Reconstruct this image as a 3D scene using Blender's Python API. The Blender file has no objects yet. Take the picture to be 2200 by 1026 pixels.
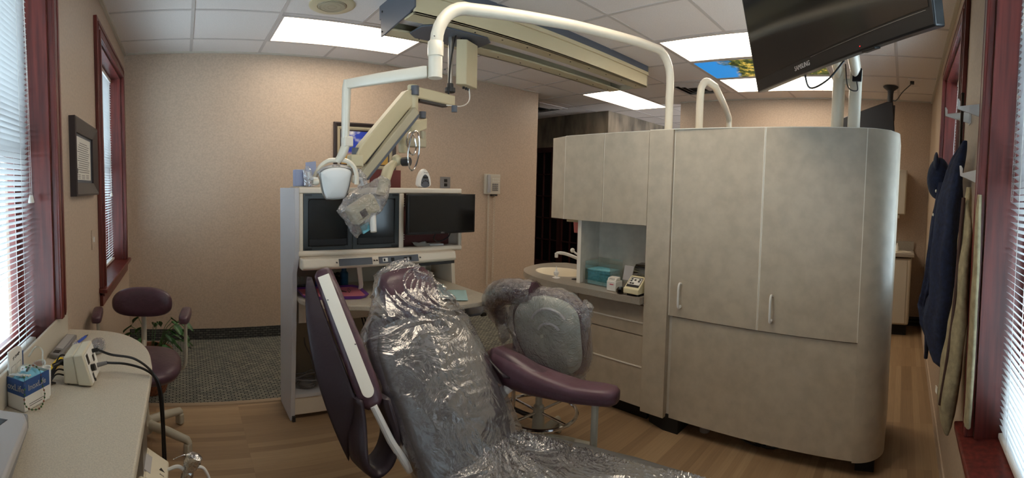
import bpy, math, random
from mathutils import Vector, Matrix, noise, Euler
random.seed(7)
sc = bpy.context.scene
R_ = math.radians
PI = math.pi

# ------------------------------------------------------------------ camera
CAMH = 1.393
PSI, PITCH, ROLL, FPX, Y0 = -0.716, 0.049, -0.023, 986.0, 455.4
cd = bpy.data.cameras.new('camera')
cam = bpy.data.objects.new('camera', cd)
sc.collection.objects.link(cam)
sc.camera = cam
cd.type = 'PANO'
cd.panorama_type = 'CENTRAL_CYLINDRICAL'
cd.central_cylindrical_range_u_min = -1100.0 / FPX
cd.central_cylindrical_range_u_max = 1100.0 / FPX
cd.central_cylindrical_range_v_min = -(1026.0 - Y0) / FPX
cd.central_cylindrical_range_v_max = Y0 / FPX
cd.central_cylindrical_radius = 1.0
cd.clip_start = 0.02
cam.matrix_world = (Matrix.Translation((0, 0, CAMH)) @ Matrix.Rotation(PSI, 4, 'Z')
                    @ Matrix.Rotation(-PITCH, 4, 'X') @ Matrix.Rotation(ROLL, 4, 'Y')
                    @ Matrix.Rotation(R_(90), 4, 'X'))

# ------------------------------------------------------------------ world, exposure
w = bpy.data.worlds.new('daylight')
sc.world = w
w.use_nodes = True
bg = w.node_tree.nodes['Background']
bg.inputs[0].default_value = (0.80, 0.89, 1.0, 1)
bg.inputs[1].default_value = 11.0
vs = sc.view_settings
vs.view_transform = 'Standard'
vs.look = 'None'
vs.gamma = 1.0
vs.use_curve_mapping = False
vs.exposure = 0.03
try:
    sc.cycles.use_denoising = True
    sc.cycles.max_bounces = 8
    sc.cycles.transparent_max_bounces = 16
    sc.cycles.sample_clamp_indirect = 6.0
except Exception:
    pass
PANEL = 7.4       # strength of the fluorescent ceiling panels

# ------------------------------------------------------------------ materials
def lin(c):
    f = lambda v: (v / 12.92) if v <= 0.04045 else ((v + 0.055) / 1.055) ** 2.4
    return (f(c[0] / 255), f(c[1] / 255), f(c[2] / 255), 1)

def nodes_of(name):
    m = bpy.data.materials.new(name)
    m.use_nodes = True
    nt = m.node_tree
    return m, nt, nt.nodes['Principled BSDF'], nt.nodes['Material Output']

def coords(nt, scale=(1, 1, 1), rot=(0, 0, 0)):
    tc = nt.nodes.new('ShaderNodeTexCoord')
    geo = nt.nodes.new('ShaderNodeNewGeometry')
    mp = nt.nodes.new('ShaderNodeMapping')
    mp.inputs['Scale'].default_value = scale
    mp.inputs['Rotation'].default_value = rot
    nt.links.new(geo.outputs['Position'], mp.inputs[0])
    nt.nodes.remove(tc)
    return mp

def mat(name, col, rough=0.5, metal=0.0, var=0.0, vscale=20.0, bump=0.0, bscale=80.0, spec=0.5, col2=None, detail=4, stretch=(1, 1, 1), coat=0.0):
    m, nt, b, out = nodes_of(name)
    b.inputs['Base Color'].default_value = lin(col)
    b.inputs['Roughness'].default_value = rough
    b.inputs['Metallic'].default_value = metal
    b.inputs['Specular IOR Level'].default_value = spec
    b.inputs['Coat Weight'].default_value = coat
    if var > 0 or col2:
        mp = coords(nt, stretch)
        n = nt.nodes.new('ShaderNodeTexNoise')
        n.inputs['Scale'].default_value = vscale
        n.inputs['Detail'].default_value = detail
        nt.links.new(mp.outputs[0], n.inputs['Vector'])
        cr = nt.nodes.new('ShaderNodeValToRGB')
        cr.color_ramp.elements[0].position = 0.35
        cr.color_ramp.elements[1].position = 0.65
        if col2:
            a, c = col, col2
        else:
            a = tuple(max(0, v * (1 - var)) for v in col)
            c = tuple(min(255, v * (1 + var)) for v in col)
        cr.color_ramp.elements[0].color = lin(a)
        cr.color_ramp.elements[1].color = lin(c)
        nt.links.new(n.outputs['Fac'], cr.inputs[0])
        nt.links.new(cr.outputs[0], b.inputs['Base Color'])
    if bump > 0:
        mp = coords(nt, stretch)
        n = nt.nodes.new('ShaderNodeTexNoise')
        n.inputs['Scale'].default_value = bscale
        n.inputs['Detail'].default_value = 3
        nt.links.new(mp.outputs[0], n.inputs['Vector'])
        bp = nt.nodes.new('ShaderNodeBump')
        bp.inputs['Strength'].default_value = bump
        bp.inputs['Distance'].default_value = 0.01
        nt.links.new(n.outputs['Fac'], bp.inputs['Height'])
        nt.links.new(bp.outputs[0], b.inputs['Normal'])
    return m

def emis(name, col, strength):
    m, nt, b, out = nodes_of(name)
    b.inputs['Base Color'].default_value = lin(col)
    b.inputs['Emission Color'].default_value = lin(col)
    b.inputs['Emission Strength'].default_value = strength
    return m

def clear(name, tint=(255, 255, 255), gloss=0.25, rough=0.05, bump=0.0, bscale=10, haze=0.0, hazecol=(220, 220, 225), stretch=(1, 1, 1)):
    """thin clear film: transparent with fresnel gloss, a little haze and wrinkles"""
    m, nt, b, out = nodes_of(name)
    nt.nodes.remove(b)
    tr = nt.nodes.new('ShaderNodeBsdfTransparent'); tr.inputs[0].default_value = lin(tint)
    gl = nt.nodes.new('ShaderNodeBsdfGlossy'); gl.inputs['Roughness'].default_value = rough
    gl.inputs[0].default_value = (1, 1, 1, 1)
    df = nt.nodes.new('ShaderNodeBsdfDiffuse'); df.inputs[0].default_value = lin(hazecol)
    fr = nt.nodes.new('ShaderNodeLayerWeight'); fr.inputs['Blend'].default_value = 0.35
    ma = nt.nodes.new('ShaderNodeMath'); ma.operation = 'MULTIPLY_ADD'
    ma.inputs[1].default_value = 0.75; ma.inputs[2].default_value = gloss
    ma.use_clamp = True
    m1 = nt.nodes.new('ShaderNodeMixShader'); m2 = nt.nodes.new('ShaderNodeMixShader')
    m1.inputs[0].default_value = haze
    nt.links.new(tr.outputs[0], m1.inputs[1]); nt.links.new(df.outputs[0], m1.inputs[2])
    nt.links.new(fr.outputs['Facing'], ma.inputs[0]); nt.links.new(ma.outputs[0], m2.inputs[0])
    nt.links.new(m1.outputs[0], m2.inputs[1]); nt.links.new(gl.outputs[0], m2.inputs[2])
    nt.links.new(m2.outputs[0], out.inputs[0])
    if bump > 0:
        mp = coords(nt, stretch)
        n = nt.nodes.new('ShaderNodeTexNoise'); n.inputs['Scale'].default_value = bscale
        n.inputs['Detail'].default_value = 6; n.inputs['Distortion'].default_value = 1.2
        nt.links.new(mp.outputs[0], n.inputs['Vector'])
        v = nt.nodes.new('ShaderNodeTexVoronoi'); v.feature = 'DISTANCE_TO_EDGE'; v.inputs['Scale'].default_value = bscale * 0.8
        ad = nt.nodes.new('ShaderNodeVectorMath'); ad.operation = 'MULTIPLY_ADD'
        ad.inputs[1].default_value = (0.35, 0.35, 0.35)
        nt.links.new(n.outputs['Color'], ad.inputs[0]); nt.links.new(mp.outputs[0], ad.inputs[2])
        nt.links.new(ad.outputs[0], v.inputs['Vector'])
        mx = nt.nodes.new('ShaderNodeMath'); mx.operation = 'MULTIPLY_ADD'; mx.inputs[1].default_value = 0.8
        nt.links.new(v.outputs['Distance'], mx.inputs[0]); nt.links.new(n.outputs['Fac'], mx.inputs[2])
        bp = nt.nodes.new('ShaderNodeBump'); bp.inputs['Strength'].default_value = bump; bp.inputs['Distance'].default_value = 0.03
        nt.links.new(mx.outputs[0], bp.inputs['Height'])
        nt.links.new(bp.outputs[0], gl.inputs['Normal']); nt.links.new(bp.outputs[0], df.inputs['Normal'])
        nt.links.new(bp.outputs[0], fr.inputs['Normal'])
    return m

M = {}
M['wall'] = mat('wallpaper_beige', (187, 166, 146), 0.42, var=0.035, vscale=70, bump=0.08, bscale=120, spec=0.5)
M['wallr'] = mat('wallpaper_beige_right', (184, 164, 142), 0.6, var=0.03, vscale=70, bump=0.06, bscale=120)
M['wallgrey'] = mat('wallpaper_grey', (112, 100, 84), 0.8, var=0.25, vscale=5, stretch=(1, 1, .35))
M['ceil'] = mat('ceiling_tile', (226, 218, 212), 0.9, var=0.02, vscale=150, bump=0.05, bscale=300)
M['tbar'] = mat('ceiling_grid_paint', (196, 188, 182), 0.5)
M['mahog'] = mat('mahogany_stain', (98, 42, 36), 0.32, var=0.18, vscale=9, stretch=(6, 6, .35), spec=0.5)
M['mahogd'] = mat('mahogany_dark', (52, 24, 22), 0.4, var=0.15, vscale=9, stretch=(6, 6, .35))
M['lam'] = mat('laminate_greige', (186, 173, 153), 0.38, var=0.035, vscale=14, detail=8, spec=0.4)
M['lamd'] = mat('laminate_greige_plain', (198, 191, 178), 0.4, var=0.04, vscale=12)
M['edge'] = mat('laminate_edge_white', (236, 230, 216), 0.4)
M['counter'] = mat('counter_grey', (158, 150, 138), 0.3, var=0.06, vscale=260)
M['beigetop'] = mat('counter_beige', (190, 180, 162), 0.45, var=0.05, vscale=260)
M['beigeplain'] = mat('laminate_beige', (196, 188, 172), 0.45)
M['white'] = mat('console_white', (205, 203, 205), 0.38)
M['cream'] = mat('console_cream', (226, 214, 196), 0.35)
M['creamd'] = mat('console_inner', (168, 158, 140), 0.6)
M['black'] = mat('black_plastic', (16, 16, 17), 0.35)
M['blackm'] = mat('black_matte', (20, 20, 20), 0.8)
M['dark'] = mat('charcoal_plastic', (42, 42, 44), 0.5)
M['slate'] = mat('slate_plastic', (84, 89, 98), 0.5)
M['screen'] = mat('screen_glass', (10, 11, 13), 0.12, spec=0.6)
M['smoke'] = clear('smoked_acrylic', (70, 76, 80), gloss=0.02, rough=0.03)
M['vinyl'] = mat('purple_vinyl', (78, 52, 62), 0.36, var=0.06, vscale=30, bump=0.12, bscale=60)
M['vinyld'] = mat('purple_vinyl_dark', (46, 34, 42), 0.45, bump=0.1, bscale=50)
M['vinylgrey'] = mat('grey_vinyl', (98, 96, 94), 0.5)
M['pipew'] = mat('enamel_cream', (222, 212, 192), 0.28, coat=0.3)
M['xray'] = mat('xray_beige', (196, 184, 150), 0.45)
M['xrayd'] = mat('xray_beige_shade', (170, 160, 135), 0.5)
M['chrome'] = mat('chrome', (210, 210, 210), 0.12, 1.0)
M['alu'] = mat('brushed_metal', (160, 160, 158), 0.35, 1.0)
M['foil'] = mat('crinkled_foil', (205, 205, 205), 0.16, 1.0, bump=0.9, bscale=60)
M['stoolgrey'] = mat('stool_base_grey', (176, 170, 152), 0.5)
M['wplastic'] = mat('white_plastic', (228, 226, 220), 0.35)
M['grn'] = mat('pale_green_shell', (196, 198, 178), 0.45)
M['navy'] = mat('navy_cloth', (26, 36, 62), 0.85, var=0.15, vscale=60, bump=0.3, bscale=40)
M['khaki'] = mat('khaki_cloth', (150, 138, 108), 0.85, var=0.08, vscale=40, bump=0.3, bscale=40)
M['brownc'] = mat('brown_binding', (70, 48, 40), 0.85)
M['blue'] = mat('blue_print', (38, 74, 128), 0.5)
M['bluel'] = mat('light_blue_tissue', (120, 182, 204), 0.8, var=0.05, vscale=40, bump=0.15, bscale=60)
M['tealpaper'] = mat('teal_wipes', (126, 196, 210), 0.75, var=0.06, vscale=60)
M['mint'] = mat('pale_blue_bib', (176, 208, 206), 0.8)
M['green'] = mat('leaf_green', (48, 92, 40), 0.45, var=0.25, vscale=25)
M['yellow'] = mat('yellow_marker', (236, 200, 30), 0.4)
M['bluepen'] = mat('blue_pen', (24, 70, 170), 0.3)
M['paper'] = mat('paper', (218, 214, 204), 0.8)
M['ink'] = mat('grey_ink', (120, 116, 112), 0.8)
M['inkd'] = mat('dark_ink', (40, 38, 38), 0.7)
M['purple'] = mat('purple_tray', (112, 56, 150), 0.4)
M['pink'] = mat('pink_liner', (214, 124, 138), 0.75)
M['pinkcup'] = mat('pink_cup', (224, 128, 122), 0.5)
M['sink'] = mat('sink_ivory', (236, 226, 204), 0.25)
M['red'] = mat('dark_red_board', (104, 38, 32), 0.5)
M['grey'] = mat('grey_plastic', (126, 124, 124), 0.45)
M['lgrey'] = mat('light_grey_plastic', (168, 164, 162), 0.45)
M['blind'] = None
M['glass'] = clear('window_glass', (240, 248, 250), gloss=0.03, rough=0.0)
M['film'] = clear('clear_film', (236, 238, 242), gloss=0.05, rough=0.075, bump=0.22, bscale=9, haze=0.07, hazecol=(200, 200, 206))
M['film2'] = clear('clear_film_fine', (238, 240, 244), gloss=0.09, rough=0.08, bump=0.6, bscale=16, haze=0.07, hazecol=(200, 200, 206))
M['acryl'] = clear('clear_acrylic', (246, 252, 252), gloss=0.04, rough=0.03)
M['smokel'] = clear('brown_smoked_lid', (120, 106, 80), gloss=0.05, rough=0.05)
M['darkglass'] = mat('dark_pane', (14, 14, 16), 0.15)
M['redled'] = emis('red_led', (255, 20, 20), 3.0)
M['panel'] = emis('fluorescent_panel', (255, 238, 214), PANEL)
M['terracotta'] = mat('wicker_basket', (120, 72, 48), 0.7, var=.2, vscale=60)

def blindmat():
    m, nt, b, out = nodes_of('blind_slat')
    b.inputs['Base Color'].default_value = lin((206, 206, 204)); b.inputs['Roughness'].default_value = 0.45
    tl = nt.nodes.new('ShaderNodeBsdfTranslucent'); tl.inputs[0].default_value = lin((190, 196, 205))
    mx = nt.nodes.new('ShaderNodeMixShader'); mx.inputs[0].default_value = 0.08
    nt.links.new(b.outputs[0], mx.inputs[1]); nt.links.new(tl.outputs[0], mx.inputs[2]); nt.links.new(mx.outputs[0], out.inputs[0])
    return m
M['blind'] = blindmat()

def woodfloor():
    m, nt, b, out = nodes_of('wood_strip_floor')
    mp = coords(nt, (1, 1, 1))
    br = nt.nodes.new('ShaderNodeTexBrick')
    br.offset = 0.37; br.offset_frequency = 1; br.squash = 1.0
    br.inputs['Scale'].default_value = 1.0
    br.inputs['Brick Width'].default_value = 0.52
    br.inputs['Row Height'].default_value = 0.043
    br.inputs['Mortar Size'].default_value = 0.0006
    br.inputs['Mortar Smooth'].default_value = 0.2
    br.inputs['Color1'].default_value = (0, 0, 0, 1); br.inputs['Color2'].default_value = (1, 1, 1, 1)
    br.inputs['Mortar'].default_value = (0.1, 0.1, 0.1, 1)
    nt.links.new(mp.outputs[0], br.inputs['Vector'])
    cr = nt.nodes.new('ShaderNodeValToRGB')
    e = cr.color_ramp.elements
    e[0].position = 0; e[0].color = lin((146, 118, 88)); e[1].position = 1; e[1].color = lin((178, 149, 114))
    e.new(0.5).color = lin((163, 133, 100))
    nt.links.new(br.outputs['Color'], cr.inputs[0])
    mp2 = coords(nt, (2.2, 55, 1))
    n = nt.nodes.new('ShaderNodeTexNoise'); n.inputs['Scale'].default_value = 2.0; n.inputs['Detail'].default_value = 5
    nt.links.new(mp2.outputs[0], n.inputs['Vector'])
    mx = nt.nodes.new('ShaderNodeMix'); mx.data_type = 'RGBA'; mx.blend_type = 'MULTIPLY'
    mx.inputs['Factor'].default_value = 0.35
    nt.links.new(cr.outputs[0], mx.inputs['A']); nt.links.new(n.outputs['Fac'], mx.inputs['B'])
    nt.links.new(mx.outputs['Result'], b.inputs['Base Color'])
    b.inputs['Roughness'].default_value = 0.42
    return m
M['wood'] = woodfloor()

def carpet():
    m, nt, b, out = nodes_of('basket_weave_carpet')
    mp = coords(nt, (1, 1, 1))
    br = nt.nodes.new('ShaderNodeTexBrick')
    br.offset = 0.5; br.inputs['Scale'].default_value = 1.0
    br.inputs['Brick Width'].default_value = 0.046; br.inputs['Row Height'].default_value = 0.020
    br.inputs['Mortar Size'].default_value = 0.0042; br.inputs['Mortar Smooth'].default_value = 0.5
    br.inputs['Color1'].default_value = lin((160, 158, 142)); br.inputs['Color2'].default_value = lin((118, 120, 112))
    br.inputs['Mortar'].default_value = lin((38, 40, 42))
    nt.links.new(mp.outputs[0], br.inputs['Vector'])
    n = nt.nodes.new('ShaderNodeTexNoise'); n.inputs['Scale'].default_value = 220
    nt.links.new(mp.outputs[0], n.inputs['Vector'])
    mx = nt.nodes.new('ShaderNodeMix'); mx.data_type = 'RGBA'; mx.blend_type = 'MULTIPLY'; mx.inputs['Factor'].default_value = 0.5
    nt.links.new(br.outputs['Color'], mx.inputs['A']); nt.links.new(n.outputs['Fac'], mx.inputs['B'])
    nt.links.new(mx.outputs['Result'], b.inputs['Base Color'])
    b.inputs['Roughness'].default_value = 0.95
    return m
M['carpet'] = carpet()

def carpetbase():
    m, nt, b, out = nodes_of('carpet_cove_base')
    mp = coords(nt, (1, 1, 1), (R_(90), 0, 0))
    br = nt.nodes.new('ShaderNodeTexBrick')
    br.offset = 0.5; br.inputs['Scale'].default_value = 1.0
    br.inputs['Brick Width'].default_value = 0.046; br.inputs['Row Height'].default_value = 0.020
    br.inputs['Mortar Size'].default_value = 0.004; br.inputs['Mortar Smooth'].default_value = 0.5
    br.inputs['Color1'].default_value = lin((92, 92, 86)); br.inputs['Color2'].default_value = lin((60, 62, 62))
    br.inputs['Mortar'].default_value = lin((30, 31, 34))
    nt.links.new(mp.outputs[0], br.inputs['Vector'])
    nt.links.new(br.outputs['Color'], b.inputs['Base Color'])
    b.inputs['Roughness'].default_value = 0.95
    return m
M['carpetbase'] = carpetbase()

def treepanel():
    """backlit printed ceiling panel: blue sky, trees"""
    m, nt, b, out = nodes_of('backlit_tree_panel')
    mp = coords(nt, (1, 1, 1))
    n = nt.nodes.new('ShaderNodeTexNoise'); n.inputs['Scale'].default_value = 11; n.inputs['Detail'].default_value = 8; n.inputs['Roughness'].default_value = 0.7
    nt.links.new(mp.outputs[0], n.inputs['Vector'])
    cr = nt.nodes.new('ShaderNodeValToRGB'); e = cr.color_ramp.elements
    e[0].position = 0.40; e[0].color = lin((14, 30, 14)); e[1].position = 0.74; e[1].color = lin((240, 215, 160))
    e.new(0.50).color = lin((56, 74, 28)); e.new(0.60).color = lin((190, 160, 66))
    nt.links.new(n.outputs['Fac'], cr.inputs[0])
    sp = nt.nodes.new('ShaderNodeSeparateXYZ'); nt.links.new(mp.outputs[0], sp.inputs[0])
    n2 = nt.nodes.new('ShaderNodeTexNoise'); n2.inputs['Scale'].default_value = 6; n2.inputs['Detail'].default_value = 6
    nt.links.new(mp.outputs[0], n2.inputs['Vector'])
    a = nt.nodes.new('ShaderNodeMath'); a.operation = 'MULTIPLY_ADD'; a.inputs[1].default_value = 0.35
    nt.links.new(n2.outputs['Fac'], a.inputs[0]); nt.links.new(sp.outputs['Y'], a.inputs[2])
    st = nt.nodes.new('ShaderNodeValToRGB'); st.color_ramp.elements[0].position = 0.55; st.color_ramp.elements[1].position = 0.6
    mr = nt.nodes.new('ShaderNodeMapRange'); mr.inputs[1].default_value = 0.75; mr.inputs[2].default_value = 2.35
    nt.links.new(a.outputs[0], mr.inputs[0]); nt.links.new(mr.outputs[0], st.inputs[0])
    st.color_ramp.elements[0].position = 0.64; st.color_ramp.elements[1].position = 0.68
    mx = nt.nodes.new('ShaderNodeMix'); mx.data_type = 'RGBA'
    nt.links.new(st.outputs[0], mx.inputs['Factor']); nt.links.new(cr.outputs[0], mx.inputs['A'])
    mx.inputs['B'].default_value = lin((20, 120, 190))
    nt.links.new(mx.outputs['Result'], b.inputs['Emission Color']); nt.links.new(mx.outputs['Result'], b.inputs['Base Color'])
    b.inputs['Emission Strength'].default_value = 1.1
    return m
M['tree'] = treepanel()

def skypic():
    m, nt, b, out = nodes_of('sky_landscape_print')
    mp = coords(nt, (1, 1, 1.6))
    n = nt.nodes.new('ShaderNodeTexNoise'); n.inputs['Scale'].default_value = 7; n.inputs['Detail'].default_value = 6
    nt.links.new(mp.outputs[0], n.inputs['Vector'])
    cr = nt.nodes.new('ShaderNodeValToRGB'); e = cr.color_ramp.elements
    e[0].position = 0.52; e[0].color = lin((34, 62, 176)); e[1].position = 0.66; e[1].color = lin((225, 225, 225))
    nt.links.new(n.outputs['Fac'], cr.inputs[0])
    geo = nt.nodes.new('ShaderNodeNewGeometry'); sp = nt.nodes.new('ShaderNodeSeparateXYZ'); nt.links.new(geo.outputs['Position'], sp.inputs[0])
    mr = nt.nodes.new('ShaderNodeMapRange'); mr.inputs[1].default_value = 1.70; mr.inputs[2].default_value = 1.74
    nt.links.new(sp.outputs['Z'], mr.inputs[0])
    mx = nt.nodes.new('ShaderNodeMix'); mx.data_type = 'RGBA'
    nt.links.new(mr.outputs[0], mx.inputs['Factor']); mx.inputs['A'].default_value = lin((186, 148, 70))
    nt.links.new(cr.outputs[0], mx.inputs['B'])
    nt.links.new(mx.outputs['Result'], b.inputs['Base Color']); b.inputs['Roughness'].default_value = 0.4
    return m
M['skypic'] = skypic()

# ------------------------------------------------------------------ mesh helpers
INV = {}          # object name -> world matrix (for parenting in world coordinates)

class MB:
    def __init__(s):
        s.v = []; s.f = []
    def add(s, vs_, fs):
        o = len(s.v)
        s.v += [Vector(p) for p in vs_]
        s.f += [tuple(i + o for i in f) for f in fs]
        return s
    def bx(s, x0, x1, y0, y1, z0, z1, rot=None, piv=None):
        p = [Vector((x, y, z)) for z in (z0, z1) for y in (y0, y1) for x in (x0, x1)]
        if rot is not None:
            c = Vector(piv) if piv is not None else Vector(((x0 + x1) / 2, (y0 + y1) / 2, (z0 + z1) / 2))
            rm = Euler(rot).to_matrix() if not isinstance(rot, Matrix) else rot
            p = [c + rm @ (q - c) for q in p]
        return s.add(p, [(0, 2, 3, 1), (4, 5, 7, 6), (0, 1, 5, 4), (2, 6, 7, 3), (0, 4, 6, 2), (1, 3, 7, 5)])
    def ob(s, c, ax, ay, az):
        """oriented box: centre and three half-axis vectors"""
        c = Vector(c); ax = Vector(ax); ay = Vector(ay); az = Vector(az)
        p = [c + ax * i + ay * j + az * k for k in (-1, 1) for j in (-1, 1) for i in (-1, 1)]
        fs = [(0, 2, 3, 1), (4, 5, 7, 6), (0, 1, 5, 4), (2, 6, 7, 3), (0, 4, 6, 2), (1, 3, 7, 5)]
        if ax.cross(ay).dot(az) < 0:
            fs = [tuple(reversed(f)) for f in fs]
        return s.add(p, fs)
    def rings(s, rings, cap=True, closed=False):
        n = len(rings[0]); vs_ = [p for r in rings for p in r]; fs = []
        m = len(rings)
        for i in range(m if closed else m - 1):
            a, b = i * n, ((i + 1) % m) * n
            for j in range(n):
                k = (j + 1) % n
                fs.append((a + j, a + k, b + k, b + j))
        if cap and not closed:
            fs.append(tuple(range(n - 1, -1, -1))); fs.append(tuple((m - 1) * n + j for j in range(n)))
        return s.add(vs_, fs)
    def tube(s, pts, r, n=12, closed=False, cap=True, flat=None):
        pts = [Vector(p) for p in pts]; m = len(pts)
        rr = r if isinstance(r, (list, tuple)) else [r] * m
        T = []
        for i in range(m):
            if closed: t = pts[(i + 1) % m] - pts[i - 1]
            else: t = pts[min(i + 1, m - 1)] - pts[max(i - 1, 0)]
            T.append(t.normalized())
        up = Vector((0, 0, 1)) if abs(T[0].z) < 0.9 else Vector((0, 1, 0))
        u = (up - T[0] * up.dot(T[0])).normalized()
        rs = []
        for i in range(m):
            u = u - T[i] * u.dot(T[i])
            u = u.normalized() if u.length > 1e-6 else T[i].orthogonal().normalized()
            v = T[i].cross(u)
            k = flat if flat else 1.0
            rs.append([pts[i] + (u * math.cos(2 * PI * j / n) * k + v * math.sin(2 * PI * j / n)) * rr[i] for j in range(n)])
        return s.rings(rs, cap, closed)
    def cyl(s, a, b, r, r2=None, n=20):
        return s.tube([a, b], [r, r if r2 is None else r2], n)
    def lathe(s, c, prof, n=28, M_=None, cap=True):
        c = Vector(c); rs = []
        for r, z in prof:
            ring = [Vector((r * math.cos(2 * PI * j / n), r * math.sin(2 * PI * j / n), z)) for j in range(n)]
            if M_ is not None: ring = [M_ @ p for p in ring]
            rs.append([c + p for p in ring])
        return s.rings(rs, cap)
    def prism(s, poly, vec, base=None):
        """poly: list of 3D points, extruded by vec"""
        poly = [Vector(p) for p in poly]; vec = Vector(vec); n = len(poly)
        nrm = Vector((0, 0, 0))
        for i in range(n): nrm += poly[i].cross(poly[(i + 1) % n])
        if nrm.dot(vec) < 0: poly.reverse()
        return s.rings([poly, [p + vec for p in poly]])
    def ell(s, c, r, n=20, m=12, M_=None, e=1.0):
        c = Vector(c); rs = []
        sg = lambda x, p: math.copysign(abs(x) ** p, x)
        for i in range(m + 1):
            a = -PI / 2 + PI * i / m
            ca = max(sg(math.cos(a), e), 1e-4); sa = sg(math.sin(a), e)
            ring = [Vector((r[0] * ca * sg(math.cos(2 * PI * j / n), e), r[1] * ca * sg(math.sin(2 * PI * j / n), e), r[2] * sa)) for j in range(n)]
            if M_ is not None: ring = [M_ @ p for p in ring]
            rs.append([c + p for p in ring])
        return s.rings(rs)
    def grid(s, fn, nu, nv):
        vs_ = [fn(i / nu, j / nv) for j in range(nv + 1) for i in range(nu + 1)]
        fs = []
        for j in range(nv):
            for i in range(nu):
                a = j * (nu + 1) + i
                fs.append((a, a + 1, a + nu + 2, a + nu + 1))
        return s.add(vs_, fs)
    def build(s, name, m, parent=None, bevel=0.0, smooth=True, ang=35, sub=0, solid=0.0, seg=2):
        me = bpy.data.meshes.new(name)
        if parent is not None:
            mw = INV[parent.name].inverted()
            loc = Matrix.Identity(4)
        else:
            xs = [p.x for p in s.v]; ys = [p.y for p in s.v]; zs = [p.z for p in s.v]
            base = Vector(((min(xs) + max(xs)) / 2, (min(ys) + max(ys)) / 2, min(zs)))
            loc = Matrix.Translation(base); mw = loc.inverted()
        me.from_pydata([tuple(mw @ p) for p in s.v], [], s.f)
        me.validate()
        me.update()
        if smooth:
            me.shade_smooth()
            if not sub:
                me.set_sharp_from_angle(angle=R_(ang))
        o = bpy.data.objects.new(name, me)
        o.data.materials.append(M[m] if isinstance(m, str) else m)
        sc.collection.objects.link(o)
        if parent is not None:
            o.parent = parent
            INV[o.name] = INV[parent.name].copy()
        else:
            o.matrix_world = loc
            INV[o.name] = loc.copy()
        if sub:
            sm = o.modifiers.new('sub', 'SUBSURF'); sm.levels = sub; sm.render_levels = sub
        if solid:
            so = o.modifiers.new('solid', 'SOLIDIFY'); so.thickness = solid; so.offset = 0
        if bevel:
            bv = o.modifiers.new('bevel', 'BEVEL'); bv.width = bevel; bv.segments = seg; bv.limit_method = 'ANGLE'; bv.angle_limit = R_(40)
            bv.harden_normals = False
        return o

def thing(name, label, cat, loc=(0, 0, 0), rz=0.0, group=None):
    o = bpy.data.objects.new(name, None)
    o.empty_display_size = 0.1
    sc.collection.objects.link(o)
    o.location = loc; o.rotation_euler = (0, 0, rz)
    INV[o.name] = Matrix.Translation(loc) @ Matrix.Rotation(rz, 4, 'Z')
    o['label'] = label; o['category'] = cat
    if group: o['group'] = group
    return o
def tag(o, label, cat, group=None, kind=None):
    o['label'] = label; o['category'] = cat
    if group: o['group'] = group
    if kind: o['kind'] = kind
    return o
def struct(o):
    o['kind'] = 'structure'
    return o
def sobj(name, loc=(0, 0, 0)):
    o = bpy.data.objects.new(name, None); o.empty_display_size = 0.1
    sc.collection.objects.link(o); o.location = loc
    INV[o.name] = Matrix.Translation(loc); o['kind'] = 'structure'
    return o
def lab(o, t):
    o['label'] = t; return o
def rrect(x0, x1, y0, y1, r, n=6, corners=(1, 1, 1, 1)):
    """rounded rectangle polygon, corners order: (x1,y1),(x0,y1),(x0,y0),(x1,y0)"""
    pts = []
    for (cx, cy, a0, on) in ((x1, y1, 0, corners[0]), (x0, y1, 90, corners[1]), (x0, y0, 180, corners[2]), (x1, y0, 270, corners[3])):
        if not on:
            pts.append((cx, cy)); continue
        ox = cx - r if cx == x1 else cx + r; oy = cy - r if cy == y1 else cy + r
        for k in range(n + 1):
            a = R_(a0 + 90 * k / n); pts.append((ox + r * math.cos(a), oy + r * math.sin(a)))
    return pts
def spline(pts, n=8):
    """Catmull-Rom through pts"""
    pts = [Vector(p) for p in pts]; out = []
    P = [pts[0] * 2 - pts[1]] + pts + [pts[-1] * 2 - pts[-2]]
    for i in range(1, len(P) - 2):
        for k in range(n):
            t = k / n
            a, b, c, d = P[i - 1], P[i], P[i + 1], P[i + 2]
            out.append(0.5 * ((2 * b) + (c - a) * t + (2 * a - 5 * b + 4 * c - d) * t * t + (3 * b - a - 3 * c + d) * t ** 3))
    out.append(pts[-1]); return out
def text(name, body, size, m, parent, origin, xdir, ydir, depth=0.0008):
    cu = bpy.data.curves.new(name, 'FONT'); cu.body = body; cu.size = size; cu.extrude = depth / 2
    cu.align_x = 'CENTER'; cu.align_y = 'CENTER'
    to = bpy.data.objects.new('tmp', cu); sc.collection.objects.link(to)
    dg = bpy.context.evaluated_depsgraph_get()
    me = bpy.data.meshes.new_from_object(to.evaluated_get(dg))
    bpy.data.objects.remove(to); bpy.data.curves.remove(cu)
    x = Vector(xdir).normalized(); y = Vector(ydir).normalized(); z = x.cross(y)
    mb = MB()
    mb.v = [Vector(origin) + x * v.co.x + y * v.co.y + z * v.co.z for v in me.vertices]
    mb.f = [tuple(p.vertices) for p in me.polygons]
    bpy.data.meshes.remove(me)
    return mb.build(name, m, parent, smooth=False)
def unit(ang):
    return Vector((math.cos(ang), math.sin(ang), 0))
def nz(p, s=1.0, o=0.0):
    return noise.noise(Vector(p) * s + Vector((o, o * 1.7, -o)))

# ------------------------------------------------------------------ the room
XL, YB, XF, YR, C = -0.513, 4.149, 5.326, -0.26, 2.601

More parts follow.
